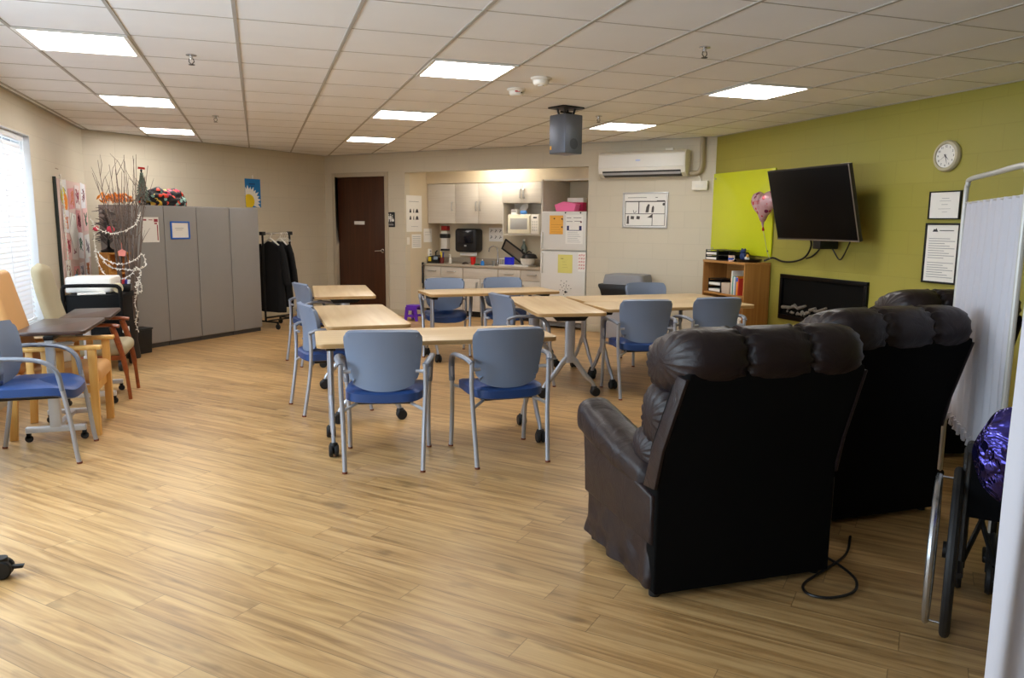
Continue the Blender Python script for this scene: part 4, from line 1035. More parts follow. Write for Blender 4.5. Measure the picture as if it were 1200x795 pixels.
def onB(x, y, z): return Vector((5.40 + y, (BY0 + BY1) / 2 - x, z))
def B(name, label, cat, x, y, z, group=None): return thing(name, label, cat, onB(x, y, z), RZR, group)
def letter_tray(name, label, x, y, z, w, d, levels, m_, lh=.06, papers=True):
    t = B(name, label, 'letter tray', x, y, z)
    for k in range(levels):
        zz = k * lh; m = MB()
        m.box(-w / 2, w / 2, 0, d, zz, zz + .006).box(-w / 2, -w / 2 + .006, 0, d, zz, zz + lh * .75).box(w / 2 - .006, w / 2, 0, d, zz, zz + lh * .75).box(-w / 2, w / 2, d - .006, d, zz, zz + lh * .75)
        for a in (-w / 2, w / 2 - .012): m.box(a, a + .012, 0, .012, zz, zz + lh)
        tr = m.build('tray', m_, t)
        if papers: MB().box(-w / 2 + .012, w / 2 - .012, .0, d - .02, zz + .007, zz + .007 + lh * .38, .001).build('paper_stack', PAPER, tr)
    MB().box(-w / 2, w / 2, 0, d, levels * lh, levels * lh + .006).build('tray_top', m_, t)
letter_tray('letter_tray', 'black letter tray full of paper on top of the bookcase, at its far end', -.29, -.31, BZ + .001, .24, .26, 2, BLACK, .058)
letter_tray('letter_tray', 'black card organiser on top of the bookcase beside the paper trays', -.04, -.31, BZ + .001, .24, .26, 2, BLACK, .058, False)
letter_tray('letter_tray', 'black and white letter tray on the bookcase shelf', -.24, -.28, .691, .26, .22, 2, BLACK, .075)
t = B('tray', 'round black tray on top of the bookcase', 'tray', .25, -.17, BZ + .001)
MB().lathe([(0, 0), (.12, 0), (.145, .03), (.15, .032), (.14, .028), (.115, .006), (0, .006)]).build('tray_dish', BLACK, t)
t = B('figurine', 'small dark blue toy on the round black tray', 'figurine', .19, -.20, BZ + .0085)
NAVY = mat('navy_toy', (24, 48, 96), .5)
MB().ell((0, 0, .05), (.045, .035, .05), e=.9).build('toy_body', NAVY, t); MB().ell((0, -.005, .105), (.036, .03, .03)).ell((-.028, 0, .13), (.012, .012, .014)).ell((.028, 0, .13), (.012, .012, .014)).build('toy_head', NAVY, t)
t = B('figurine', 'little white and yellow toy beside the dark blue toy', 'figurine', .27, -.205, BZ + .0085)
MB().ell((0, 0, .03), (.032, .024, .03)).build('toy_body', WHITE, t); MB().ell((.014, -.004, .062), (.02, .018, .02)).build('toy_head', mat('toy_orange', (206, 150, 50), .5), t)
t = B('mug', 'pale pink mug with blue band on the bookcase top beside the organiser', 'mug', .095, -.29, BZ + .001)
MB().lathe([(0, 0), (.03, 0), (.036, .07), (.032, .07), (.028, .006), (0, .006)]).build('mug_wall', mat('peach', (226, 190, 168), .4), t); MB().lathe([(.0335, .02), (.0365, .02), (.0375, .04), (.0345, .04)]).build('band', mat('pen_blue2', (40, 90, 190), .4), t); MB().tube([(.03, 0, .055), (.055, 0, .05), (.055, 0, .025), (.03, 0, .018)], .005, 6).build('handle', WHITE, t)
t = B('plastic_bin', 'clear plastic tub of pencils on the bookcase shelf', 'tub', .03, -.25, .691)
MB().prism([(-.075, 0), (.075, 0), (.085, .125), (-.085, .125)], -.06, .06, 'xz', .006).build('tub', mat('tub_plastic', (196, 180, 160), .3), t)
MB().cyl((.05, 0, .05), (.06, -.01, .20), .008).cyl((.03, .0, .05), (.022, 0, .18), .006).build('pencils', mat('pencil_orange', (230, 150, 60), .5), t)
bx = .125
for nm, c, wd, h, lb in (('book', (226, 224, 214), .022, .27, 'tall white book at the start of the shelf row'), ('book', (60, 140, 124), .018, .21, 'teal book second in the shelf row'), ('book', (206, 214, 214), .03, .205, 'pale grey book in the middle of the shelf row'), ('book', (120, 130, 170), .022, .20, 'blue-grey book next to the orange one on the shelf'), ('book', (226, 150, 40), .028, .215, 'orange book with a blue tip on the shelf'), ('book', (196, 60, 44), .018, .19, 'red book at the end of the shelf row')):
    t = B(nm, lb, 'book', bx + wd / 2, -.30, .691, 'books on the bookcase shelf')
    MB().box(-wd / 2, wd / 2, 0, .003, 0, h, .001).box(-wd / 2, -wd / 2 + .0025, .003, .19, 0, h).box(wd / 2 - .0025, wd / 2, .003, .19, 0, h).build('cover', mat('book_%d_%d' % (c[0], c[1]), c, .5), t)
    MB().box(-wd / 2 + .003, wd / 2 - .003, .004, .185, .004, h - .004).build('pages', PAPER, t)
    if c[0] == 226 and c[1] == 150: MB().box(-wd / 2 - .0004, wd / 2 + .0004, -.0008, .004, h - .06, h - .015).build('spine_band', mat('pen_blue2', (0, 0, 0)), t)
    bx += wd + .002
for k, (x, w_, lb) in enumerate(((-.12, .28, 'white paper stack lying on the lower bookcase shelf'), (.20, .24, 'white folder lying on the lower shelf under the books'))):
    t = B('paper_pile', lb, 'papers', x, -.20, .361)
    MB().box(-w_ / 2, w_ / 2, -.1, .1, 0, .04 + .02 * k, .002).build('sheets', PAPER, t)

# clock and framed notices
t = G('wall_clock', 'round wall clock with a pale beige rim', 'clock', 5.005, -.001, 2.05)
MB().lathe([(0, 0), (.125, 0), (.128, -.02), (.118, -.038), (.098, -.042), (.094, -.03), (0, -.03)], seg=48, axis='y').build('rim', mat('clock_rim', (186, 178, 150), .35), t)
MB().lathe([(0, -.03), (.094, -.03), (.094, -.032), (0, -.032)], seg=48, axis='y').build('dial', PAPER, t)
def glyphs(items, size, name, m_, par):
    md = None; bmx_ = bmesh.new()
    for txt, x, z in items:
        cu = bpy.data.curves.new('t', 'FONT'); cu.body = txt; cu.size = size; cu.align_x = 'CENTER'; cu.align_y = 'CENTER'; cu.extrude = .0006; cu.resolution_u = 3
        ob = bpy.data.objects.new('t', cu); COL.objects.link(ob); bpy.context.view_layer.update()
        me = bpy.data.meshes.new_from_object(ob.evaluated_get(bpy.context.evaluated_depsgraph_get()))
        me.transform(Matrix.Translation((x, 0, z)) @ Matrix.Rotation(R(90), 4, 'X')); bmx_.from_mesh(me)
        bpy.data.objects.remove(ob); bpy.data.curves.remove(cu); bpy.data.meshes.remove(me)
    me = bpy.data.meshes.new(name); bmx_.to_mesh(me); bmx_.free(); me.materials.append(m_)
    o = bpy.data.objects.new(name, me); COL.objects.link(o); o.parent = par; return o
g_ = glyphs([(str(h_), .076 * math.sin(h_ * PI / 6), .076 * math.cos(h_ * PI / 6)) for h_ in range(1, 13)], .024, 'numerals', INK, t); g_.location = (0, -.0332, 0)
def hand(a, L, w, nm):
    a = R(a); MB().prism([(math.sin(a) * L, math.cos(a) * L), (math.cos(a) * w - math.sin(a) * .015, -math.sin(a) * w - math.cos(a) * .015), (-math.cos(a) * w - math.sin(a) * .015, math.sin(a) * w - math.cos(a) * .015)], -.037, -.0355, 'xz').build(nm, INK, t)
hand(135, .048, .004, 'hour_hand'); hand(163, .07, .003, 'minute_hand'); hand(240, .075, .0012, 'second_hand')
def framed(label, Y, z0, w, h, bar, marks):
    t = G('picture_frame', label, 'framed notice', Y, -.001, z0)
    MB().box(-w, w, -.022, 0, 0, bar, .002).box(-w, w, -.022, 0, h - bar, h, .002).box(-w, -w + bar, -.022, 0, bar, h - bar, .002).box(w - bar, w, -.022, 0, bar, h - bar, .002).build('frame', BLKM, t)
    MB().box(-w + bar - .002, w - bar + .002, -.012, 0, bar - .002, h - bar + .002).build('sheet', PAPER, t)
    m = MB()
    for a, b, c, d in marks: m.box(a, b, -.0135, -.0118, c, d)
    m.build('print', GINK, t); return t
framed('small black-framed certificate under the wall clock', 4.99, 1.535, .155, .232, .010, [(-.03, .04, .17, .174), (-.05, .06, .15, .153), (-.03, .03, .12, .124), (-.06, .06, .085, .088), (-.02, .03, .06, .063)])
t = framed('tall black-framed notice below the small certificate', 4.985, 1.003, .172, .502, .016, [(-.13, .13 - .05 * (i % 3), .05 + i * .02, .056 + i * .02) for i in range(17) if i != 7])
MB().prism([(-.10, .43), (-.085, .455), (-.075, .445), (-.065, .46), (-.045, .43)], -.0135, -.0118, 'xz').box(-.03, .11, -.0135, -.0118, .437, .443).build('letterhead', INK, t)

# hanging grey box under the ceiling
t = thing('ceiling_projector', 'grey box hung under the ceiling by a dark bracket', 'projector', (2.795, 6.90, H), R(20))
GB = mat('gunmetal', (104, 110, 122), .38, .5, var=.08)
MB().box(-.112, .112, -.112, .112, -.43, -.07, .012, 3).build('casing', GB, t)
MB().prism(rrect(-.14, .14, -.12, .12, .03), -.012, 0, 'xy').build('ceiling_plate', BLKM, t); m = MB()
for x in (-.05, .05):
    for y in (-.04, .04): m.cyl((x, y, -.075), (x * 1.3, y * 1.3, -.01), .010, seg=8)
m.tube([(-.07, 0, -.045), (.07, 0, -.045)], .009, 8).build('bracket', BLKM, t)
MB().box(-.115, -.111, .075, .095, -.39, -.355, .001).build('warning_sticker', mat('sticker', (230, 170, 40), .5), t)
MB().lathe([(0, -.111), (.05, -.111), (.05, -.114), (0, -.114)], (.0, 0, -.34), 20, 'y').build('lens_ring', mat('dark_grey', (74, 78, 86), .4, .4), t)
# ------------------------------------------------------------------ grey metal cabinets
LOCK = mat('locker_grey', (146, 144, 142), .42, .1, var=.03)
LOCKD = mat('locker_dark', (66, 64, 64), .5)
LP = Vector((-1.334, 9.529, 0)); RZK = R(44.6); TK = Tz(LP, RZK)
def onK(s, y, z): return TK @ Vector((s, y, z))
LH, LD = 1.645, .56
edges = [0, .42, .885, 1.40, 1.89]
labs = ['grey metal cabinet behind the twig tree, with the printed white sheet on its door', 'grey metal cabinet with the blue-framed whiteboard on its door', 'plain grey metal cabinet between the whiteboard cabinet and the end one', 'grey metal cabinet at the end of the row beside the black clothes']
for i in range(4):
    a, b = edges[i] + .001, edges[i + 1] - .001
    t = thing('metal_cabinet', labs[i], 'cabinet', onK(a, 0, 0), RZK, 'tall grey metal cabinets')
    w = b - a
    MB().box(0, w, .022, LD, .05, LH, .004).build('cabinet_body', LOCK, t)
    MB().box(.004, w - .004, .03, LD - .02, .0, .05).build('plinth', LOCKD, t)
    MB().box(.003, w - .003, 0, .021, .058, LH - .012, .004).build('door', LOCK, t)
def Kp(name, label, cat, s, y, z, group=None, rz=0): return thing(name, label, cat, onK(s, y, z), RZK + rz, group)
t = Kp('paper_notice', 'white sheet with dark red border print on the first grey cabinet door', 'notice', .235, -.001, 1.225)
MB().box(-.11, .11, -.0015, 0, 0, .285).build('sheet', PAPER, t); MR = mat('maroon_ink', (150, 50, 66), .7)
MB().box(.085, .097, -.003, -.0014, .02, .20).box(-.09, -.05, -.003, -.0014, .245, .262).box(.05, .10, -.003, -.0014, .23, .265).box(.055, .09, -.003, -.0014, .205, .222).box(-.02, .03, -.003, -.0014, .25, .258).build('border_print', MR, t)
t = Kp('whiteboard', 'small whiteboard with a bright blue frame on the second grey cabinet door', 'whiteboard', .635, -.001, 1.255)
BF_ = mat('frame_blue', (30, 100, 200), .4)
MB().box(-.135, .135, -.014, 0, 0, .018, .003).box(-.135, .135, -.014, 0, .192, .21, .003).box(-.135, -.117, -.014, 0, .018, .192, .003).box(.117, .135, -.014, 0, .018, .192, .003).build('frame', BF_, t)
MB().box(-.118, .118, -.006, 0, .017, .193).build('board_panel', PAPER, t); MB().box(-.07, .05, -.0072, -.0058, .125, .131).box(-.06, .03, -.0072, -.0058, .105, .109).build('writing', GINK, t)

# on top of the cabinets
def bag_mat():
    m, nt, p = new_mat('patchwork_print'); tc = nt.nodes.new('ShaderNodeTexCoord')
    v = nt.nodes.new('ShaderNodeTexVoronoi'); v.inputs['Scale'].default_value = 24; nt.links.new(tc.outputs['Object'], v.inputs['Vector'])
    cr = nt.nodes.new('ShaderNodeValToRGB'); cr.color_ramp.interpolation = 'CONSTANT'; e = cr.color_ramp.elements
    e[0].position = 0; e[0].color = rgb(20, 18, 22)
    for p_, c_ in ((.42, (230, 70, 40)), (.52, (20, 18, 24)), (.62, (230, 190, 70)), (.68, (24, 22, 30)), (.78, (190, 60, 90)), (.86, (150, 190, 180)), (.93, (16, 16, 20))): k = e.new(p_); k.color = rgb(*c_)
    s = nt.nodes.new('ShaderNodeSeparateColor'); nt.links.new(v.outputs['Color'], s.inputs[0]); nt.links.new(s.outputs[1], cr.inputs[0]); nt.links.new(cr.outputs[0], p.inputs['Base Color']); p.inputs['Roughness'].default_value = .7
    return m
t = Kp('blanket', 'folded black patchwork blanket with bright flowers on the grey cabinets', 'blanket', .60, .22, LH + .001)
def blk(u, v):
    a = 2 * PI * u; k = (1 - v ** 3) ** .5 if v < 1 else 0
    n_ = noise.noise(Vector((math.cos(a) * 2.5, math.sin(a) * 2.5, v * 5))) * .05 + noise.noise(Vector((math.cos(a) * 7, math.sin(a) * 7, v * 12))) * .02
    return ((.29 + n_) * math.cos(a) * (k * .85 + .15 * (v < 1)), (.17 + n_) * math.sin(a) * k, .205 * v * (1 + .12 * math.cos(a * 3 + .8)) + .25 * n_ * v if v < 1 else .19)
MB().surf(blk, 40, 14, cu=True, cap=True).build('blanket_heap', bag_mat(), t, sharp=80)
t = Kp('artificial_tree', 'small frosted green artificial tree on the grey cabinets beside the blanket', 'artificial tree', .255, .12, LH + .001)
MB().lathe([(0, 0), (.05, 0), (.055, .02), (.012, .03), (.008, .38), (0, .38)], seg=12).build('trunk', BLKM, t)
m = MB(); rnd = random.Random(2)
for k in range(11):
    z = .06 + k * .029; r = .085 * (1 - k / 12)
    for j in range(10):
        a = j * PI / 5 + k * .4; L = r * rnd.uniform(.8, 1.15)
        m.tube([(0, 0, z + .015), (L * .55 * math.cos(a), L * .55 * math.sin(a), z + .008), (L * math.cos(a), L * math.sin(a), z - .018)], [.006, .012, .003], 5)
m.build('branches', mat('frosted_green', (112, 128, 118), .8, var=.35, scale=30), t)
MB().ell((0, 0, .39), (.012, .012, .014)).build('tree_finial', BLACK, t); MB().prism([(-.04, .405), (.045, .402), (.045, .425), (-.035, .428)], -.006, .006, 'xz').build('top_bow', RED, t)
t = Kp('leaf_garland', 'bright orange leaf garland heap on the first grey cabinet behind the twigs', 'garland', .11, .40, LH + .001)
m = MB(); rnd = random.Random(9)
for k in range(70):
    x, y, z = rnd.uniform(-.16, .16), rnd.uniform(-.10, .08), rnd.uniform(.035, .12); a = rnd.uniform(0, 6.3); b = rnd.uniform(-.9, .9); c = Vector((math.cos(a) * math.cos(b), math.sin(a) * math.cos(b), math.sin(b))) * .04; d_ = Vector((-math.sin(a), math.cos(a), rnd.uniform(-.5, .5))).normalized() * .024; o_ = Vector((x, y, z)); up_ = c.cross(d_).normalized() * .0025
    A = [o_ - c, o_ + d_, o_ + c, o_ - d_]
    m.quad(*[q + up_ for q in A]); m.quad(*[q - up_ for q in A[::-1]])
    for i in range(4): m.quad(A[i] + up_, A[i] - up_, A[(i + 1) % 4] - up_, A[(i + 1) % 4] + up_)
o = m.build('leaves', mat('orange_leaf', (255, 158, 52), .6, var=.1, scale=30), t); o['kind'] = 'stuff'
t = thing('ornament_tree', 'small grey tinsel tree with two pink ornaments on the oak shelf unit', 'ornament tree', (-1.575, 9.50, 1.121), 0)
MB().lathe([(0, 0), (.08, 0), (.085, .02), (.03, .04), (.014, .06), (.012, .14), (0, .14)], seg=14).build('stand', BLKM, t)
m = MB(); rnd = random.Random(21)
for k in range(130):
    a = rnd.uniform(0, 2 * PI); z = rnd.uniform(.12, .50); r = rnd.uniform(.05, .17) * (1 - (z - .22) ** 2 * 2)
    m.tube([(0, 0, z - .06), (r * .5 * math.cos(a), r * .5 * math.sin(a), z - .01), (r * math.cos(a), r * math.sin(a), z + rnd.uniform(-.05, .02))], [.004, .007, .002], 5)
m.cyl((0, 0, .1), (0, 0, .46), .01); o = m.build('branches', mat('tinsel_grey', (118, 112, 110), .5, .3, var=.4, scale=40), t); o['kind'] = 'stuff'
PK = mat('pink_ball', (236, 70, 100), .4)
for x, y, z, r in ((-.09, -.14, .26, .03), (.06, -.18, .25, .04)): MB().ell((x, y, z), (r, r, r), 14, 10).build('ornament', PK, t)

# oak side piece behind the cart
t = thing('wooden_shelf_unit', 'low light oak shelf unit behind the black cart, in front of the grey cabinet side', 'shelf unit', (-1.53, 9.52, 0), R(40))
OKX = wood_mat('light_oak', (222, 164, 84), (200, 140, 66), .42, 'Z', 24, .8)
MB().box(-.13, -.11, -.10, .10, 0, 1.10).box(.11, .13, -.10, .10, 0, 1.10).box(-.11, .11, .085, .10, 0, 1.10).build('side_panel', OKX, t); MB().box(-.135, .135, -.105, .105, 1.10, 1.12, .002).build('top_board', OKX, t)
for z in (.3, .6, .88): MB().box(-.11, .11, -.09, .085, z, z + .018).build('shelf', OKX, t)

# twig tree in a floor pot
t = thing('twig_arrangement', 'tall bare twigs in a dark floor pot in front of the grey cabinets', 'twig tree', (-1.33, 9.03, 0), 0)
MB().lathe([(0, 0), (.07, 0), (.075, .02), (.055, .2), (.07, .40), (.08, .42), (.07, .42), (.06, .39), (0, .38)], seg=22).build('pot', mat('dark_pot', (40, 36, 36), .4), t)
rnd = random.Random(4); TWM = mat('twig_bark', (112, 98, 90), .8, var=.3, scale=20)
tips = []
for k in range(24):
    a = rnd.uniform(0, 2 * PI); sp = rnd.uniform(.04, .26); h = rnd.uniform(1.6, 2.16); b = rnd.uniform(-.5, .5)
    dx = .0 + sp * math.cos(a) * (1.0); dy = sp * math.sin(a) * .7
    p = [(.02 * math.cos(a), .02 * math.sin(a), .40), (.06 * math.cos(a) + dx * .15, .05 * math.sin(a), .8), (dx * .5 + rnd.uniform(-.03, .03), dy * .5, 1.2), (dx * .85 + rnd.uniform(-.03, .03), dy * .8, 1.6), (dx * 1.15, dy * 1.1, h)]
    s_ = smooth(p, 5); m = MB(); n_ = len(s_)
    m.tube(s_, [.008 * (1 - .85 * i / (n_ - 1)) + .001 for i in range(n_)], 6)
    for q in range(rnd.randint(2, 4)):
        i = rnd.randint(n_ // 2, n_ - 3); o_ = Vector(s_[i]); e_ = o_ + Vector((rnd.uniform(-.14, .14), rnd.uniform(-.1, .1), rnd.uniform(.12, .28)))
        m.tube([o_, (o_ + e_) / 2 + Vector((rnd.uniform(-.02, .02), 0, .01)), e_], [.0035, .0025, .001], 5)
    m.build('twig', TWM, t); tips.append(s_)
WSTR = mat('fairy_white', (240, 238, 230), .4)
def light_string(label, path):
    r = thing('light_string', label, 'string lights', (-1.24, 9.02, 0), 0, 'white fairy lights on the twigs'); p = smooth(path, 9)
    MB().tube(p, .003, 6).build('wire', WSTR, r)
    rn = random.Random(len(p)); m = MB()
    for i in range(1, len(p) - 1):
        o_ = Vector(p[i]); d_ = Vector((rn.uniform(-1, 1), rn.uniform(-1, .2), rn.uniform(-1, 1))).normalized() * .022
        m.tube([o_, o_ + d_ * .5, o_ + d_], [.002, .005, .002], 6)
    m.build('bulbs', WSTR, r)
light_string('white fairy lights swagged across the top of the twigs', [(-.42, .0, 1.52), (-.34, -.12, 1.40), (-.20, -.2, 1.34), (-.05, -.2, 1.37), (.04, -.15, 1.44), (.08, -.1, 1.55)])
light_string('white fairy lights dropping down the outer side of the twigs', [(-.36, -.10, 1.35), (-.36, -.14, 1.18), (-.33, -.16, 1.02), (-.28, -.17, .92), (-.18, -.18, .86), (-.05, -.18, .90), (.02, -.18, .98), (.06, -.16, .93), (.02, -.16, .86)])
light_string('white fairy lights looping round the twigs above the pot', [(-.22, -.16, .74), (-.14, -.18, .76), (-.04, -.18, .72), (.05, -.16, .74), (.04, -.15, .84), (.0, -.15, .80), (.02, -.15, .70)])
light_string('white fairy lights zigzagging between the swag and the loops', [(-.36, -.12, 1.16), (-.25, -.18, 1.06), (-.12, -.19, 1.02), (.0, -.18, 1.06), (.08, -.15, 1.12), (.10, -.15, 1.0), (.0, -.17, .96), (-.12, -.19, .97), (-.24, -.18, 1.0), (-.30, -.16, 1.10)])
light_string('white fairy lights hanging straight down beside the pot', [(.03, -.15, .86), (.01, -.16, .72), (-.02, -.16, .60), (.0, -.165, .50), (-.02, -.17, .40), (.0, -.17, .30)])
t = thing('heart_ornament', 'small pink paper ornament hanging in the twigs', 'ornament', (-1.36, 8.93, 1.10)); MB().prism([(-.03, 0), (.03, 0), (.04, .05), (.0, .075), (-.04, .05)], -.004, .004, 'xz').cyl((0, 0, .07), (0, 0, .14), .002, seg=5).build('ornament', mat('pale_pink', (226, 140, 130), .6), t)

# black utility cart with white box
t = thing('utility_cart', 'black utility cart with a hooped handle beside the window-side chairs', 'cart', (-1.55, 8.42, 0), R(-4))
CB = mat('cart_black', (9, 10, 12), .7, var=.1, spec=.2)
MB().box(-.20, .27, -.20, .32, .14, .74, .012).build('cart_body', CB, t); MB().box(-.215, .285, -.215, .335, .70, .76, .012).build('top_rim', CB, t)
MB().tube(smooth([(-.215, -.22, .52), (-.215, -.235, .78), (-.20, -.24, .835), (-.15, -.24, .85), (.2, -.24, .85), (.27, -.24, .835), (.285, -.235, .78), (.285, -.22, .52)], 5), .018, 10).build('push_handle', CB, t)
MB().box(-.20, .27, -.222, -.205, .50, .74, .004).build('end_panel', CB, t)
for x in (-.16, .23):
    for y in (-.16, .27):
        MB().lathe([(0, -.014), (.045, -.014), (.05, 0), (.045, .014), (0, .014)], (x, y, .05), 16, 'x').box(x - .02, x + .02, y - .02, y + .02, .07, .14, .004).build('caster', RUBB, t)
t = thing('box_lid', 'flat white box lying on the black cart', 'box', (-1.565, 8.55, .765), R(-6))
MB().box(-.21, .20, -.20, .16, 0, .155, .02, 3).build('box_body', PAPER, t)
t = thing('rolled_towel', 'cream rolled towel beside the white box on the cart', 'towel', (-1.315, 8.27, .765), R(10))
MB().tube([(0, -.06, .055), (0, .10, .055)], .045, 14).build('towel_roll', mat('cream_towel', (206, 196, 164), .9), t)
t = thing('paper_pile', 'loose white papers on the cart in front of the white box', 'papers', (-1.55, 8.27, .762), R(12)); MB().box(-.12, .12, -.05, .06, 0, .012).build('sheets', PAPER, t)
t = thing('supply_basket', 'black basket of small colourful supplies at the cart edge by the twigs', 'basket', (-1.30, 8.63, .763), 0)
MB().prism([(-.045, 0), (.045, 0), (.05, .07), (-.05, .07)], -.06, .06, 'xz', .006).build('basket_body', BLACK, t)
for (x, c_) in ((-.025, (200, 60, 70)), (.0, (60, 60, 140)), (.025, (230, 230, 230))): MB().cyl((x, 0, .05), (x + .01, -.01, .11), .014, seg=10).build('supply', mat('sup%d' % c_[0], c_, .5), t)
t = thing('paper_tag', 'small white paper tag on the black cart side', 'tag', (-1.258, 8.195, .39), R(-4)); MB().box(-.03, .03, -.004, 0, 0, .06).build('tag_sheet', PAPER, t)
t = thing('waste_bin', 'black waste bin on the floor at the corner of the grey cabinets', 'bin', (-1.31, 9.35, 0), R(45)); MB().prism([(-.09, 0), (.09, 0), (.11, .27), (-.11, .27)], -.09, .09, 'xz', .01).build('bin_body', BLACK, t); MB().box(-.115, .115, -.10, .10, .265, .285, .008).build('rim', BLACK, t)

# art board on the left wall
def Lw(name, label, cat, Y, y, z, group=None): return thing(name, label, cat, TL @ Vector((Y, y, z)), RZL, group)
t = Lw('art_board', 'tall board covered with colourful children\'s paper art beside the window', 'art board', 9.72, -.001, .72)
MB().box(-.68, .66, -.045, 0, 0, 1.17, .004).build('board_panel', mat('board_pinkish', (222, 196, 188), .8), t); MB().box(-.70, -.68, -.03, 0, -.05, 1.19, .003).build('board_edge', mat('board_green', (34, 44, 40), .6), t)
rnd = random.Random(8)
pal = [(240, 240, 238), (240, 228, 226), (240, 238, 230), (236, 196, 192), (244, 240, 240), (228, 160, 160), (236, 236, 240), (214, 150, 150), (238, 230, 226)]
k = 0
for r_ in range(4):
    for c_ in range(4):
        x0 = -.62 + c_ * .32 + rnd.uniform(-.02, .02); z0 = .03 + r_ * .285 + rnd.uniform(-.02, .03); col = pal[(k * 5 + r_) % 9]
        w_, h_ = rnd.uniform(.22, .30), rnd.uniform(.22, .30); a = rnd.uniform(-.08, .08)
        lab = None
        s_ = MB(Matrix.Translation((x0 + w_ / 2, 0, z0 + h_ / 2)) @ Matrix.Rotation(a, 4, 'Y'))
        y = -.047 - .002 * (k % 3); s_.box(-w_ / 2, w_ / 2, y - .0015, y, -h_ / 2, h_ / 2); sh = s_.build('art_sheet', mat('art%d' % ((k * 5 + r_) % 9), col, .85), t)
        sc_ = MB(Matrix.Translation((x0 + w_ / 2, y - .0015, z0 + h_ / 2))); cc = [(120, 40, 50), (60, 120, 90), (140, 130, 140), (220, 130, 60), (170, 60, 80)][k % 5]
        for q in range(5): sc_.tube([(rnd.uniform(-.09, .09), -.001, rnd.uniform(-.09, .09)) for _ in range(4)], .0032, 5)
        sc_.build('drawing', mat('scrib%d' % (k % 5), cc, .8), sh); k += 1
MB().lathe([(0, -.052), (.085, -.052), (.085, -.056), (0, -.056)], (-.46, 0, .94), 24, 'y', ).build('orange_disc', mat('orange_art', (250, 150, 30), .7), t); MB().lathe([(0, -.0525), (.09, -.0525), (.09, -.0545), (0, -.0545)], (-.54, 0, 1.0), 24, 'y').build('yellow_disc', mat('yellow_art', (220, 210, 40), .7), t)
MB(Matrix.Translation((-.20, 0, .62)) @ Matrix.Rotation(R(45), 4, 'Y')).box(-.15, .15, -.06, -.056, -.15, .15).build('white_square', PAPER, t)
MB().box(-.30, -.18, -.058, -.055, .06, .16).build('blue_patch', mat('blue_art', (80, 170, 220), .7), t)
m = MB(); gp_ = smooth([(-.69, -.07, 1.20), (-.66, -.08, .9), (-.70, -.08, .6), (-.67, -.08, .3), (-.69, -.08, -.02), (-.5, -.08, -.05), (-.2, -.08, .0)], 8); m.tube(gp_, .005, 6)
for i, q in enumerate(gp_): m.ell(q, (.014, .01, .014), 8, 5)
m.build('bead_garland', mat('garland_white', (226, 224, 214), .5), t)
t = Lw('paper_notice', 'plain pink paper on the wall low beside the art board', 'notice', 10.46, -.001, .80); MB().box(-.07, .10, -.004, 0, 0, .32).build('sheet', mat('pink_paper', (216, 120, 124), .8), t)
t = Lw('wall_hook', 'tiny brass hook on the wall above the art board', 'hook', 9.25, -.001, 2.0); MB().tube([(-.08, -.004, 0), (.02, -.006, -.004)], .003, 6).build('hook', mat('brass_hook', (150, 110, 60), .4, .8), t)

# sunflower poster on the far wall
def Fw(name, label, cat, s, y, z): return thing(name, label, cat, T1 @ Vector((s, y, z)), RZ1)
t = Fw('wall_poster', 'blue poster with a white and yellow daisy on the far wall', 'poster', 2.56, -.001, 1.68)
MB().box(-.145, .145, -.004, 0, 0, .42).build('sheet', mat('poster_blue', (16, 120, 190), .6), t)
m = MB(); cx, cz = -.085, .09
for k in range(11):
    a = R(-22 + k * 14.5); L = .235 if k % 2 == 0 else .22
    pts = [(.08, -.026), (L * .74, -.023), (L, 0), (L * .74, .023), (.08, .026)]
    q = []
    for u, v in pts:
        x = cx + u * math.cos(a) - v * math.sin(a); z = cz + u * math.sin(a) + v * math.cos(a); q.append((max(-.144, min(.144, x)), max(.002, z)))
    m.prism(q, -.0055 - .0001 * k, -.004, 'xz')
m.build('petals', PAPER, t)
q = [(max(-.144, cx + .105 * math.cos(R(i * 15))), max(.003, cz + .105 * math.sin(R(i * 15)))) for i in range(24)]
MB().prism(q, -.0082, -.004, 'xz').build('flower_centre', mat('daisy_yellow', (236, 204, 20), .6), t)
MB().box(-.07, .04, -.0055, -.004, .335, .352).box(-.06, .03, -.0055, -.004, .31, .316).build('lettering', mat('poster_dark', (16, 70, 130), .6), t); MB().ell((0, -.01, .45), (.014, .008, .03)).build('hanging_clip', WPLA, t)

# clothes rack with black clothes
t = thing('clothes_rack', 'black rolling clothes rack beside the end grey cabinet', 'clothes rack', (.24, 11.25, 0), R(43))
m = MB()
for x in (-.25, .25): m.cyl((x, 0, .10), (x, 0, 1.31), .014)
m.build('post', BLKM, t)
MB().cyl((-.26, 0, 1.31), (.26, 0, 1.31), .012).build('hanging_rail', CHROME, t); MB().box(.22, .285, -.03, .03, 1.285, 1.335, .006).build('rail_joint', BLACK, t); MB().box(-.285, -.22, -.03, .03, 1.285, 1.335, .006).build('rail_joint', BLACK, t)
MB().ell((.25, -.02, 1.02), (.024, .03, .024)).build('height_knob', BLACK, t)
m = MB()
for x in (-.25, .25): m.tube([(x, -.24, .10), (x, .24, .10)], .013, 8)
m.tube([(-.25, 0, .15), (.25, 0, .15)], .012, 8).tube([(-.25, -.05, .11), (.25, -.05, .11)], .01, 8); m.build('base_bar', BLKM, t)
for x in (-.25, .25):
    for y in (-.23, .23): MB().lathe([(0, -.012), (.035, -.012), (.04, 0), (.035, .012), (0, .012)], (x, y, .04), 14, 'x').box(x - .01, x + .01, y - .015, y + .015, .05, .10).build('caster', RUBB, t)
CLO = mat('black_cloth', (8, 8, 10), .9, var=.2)
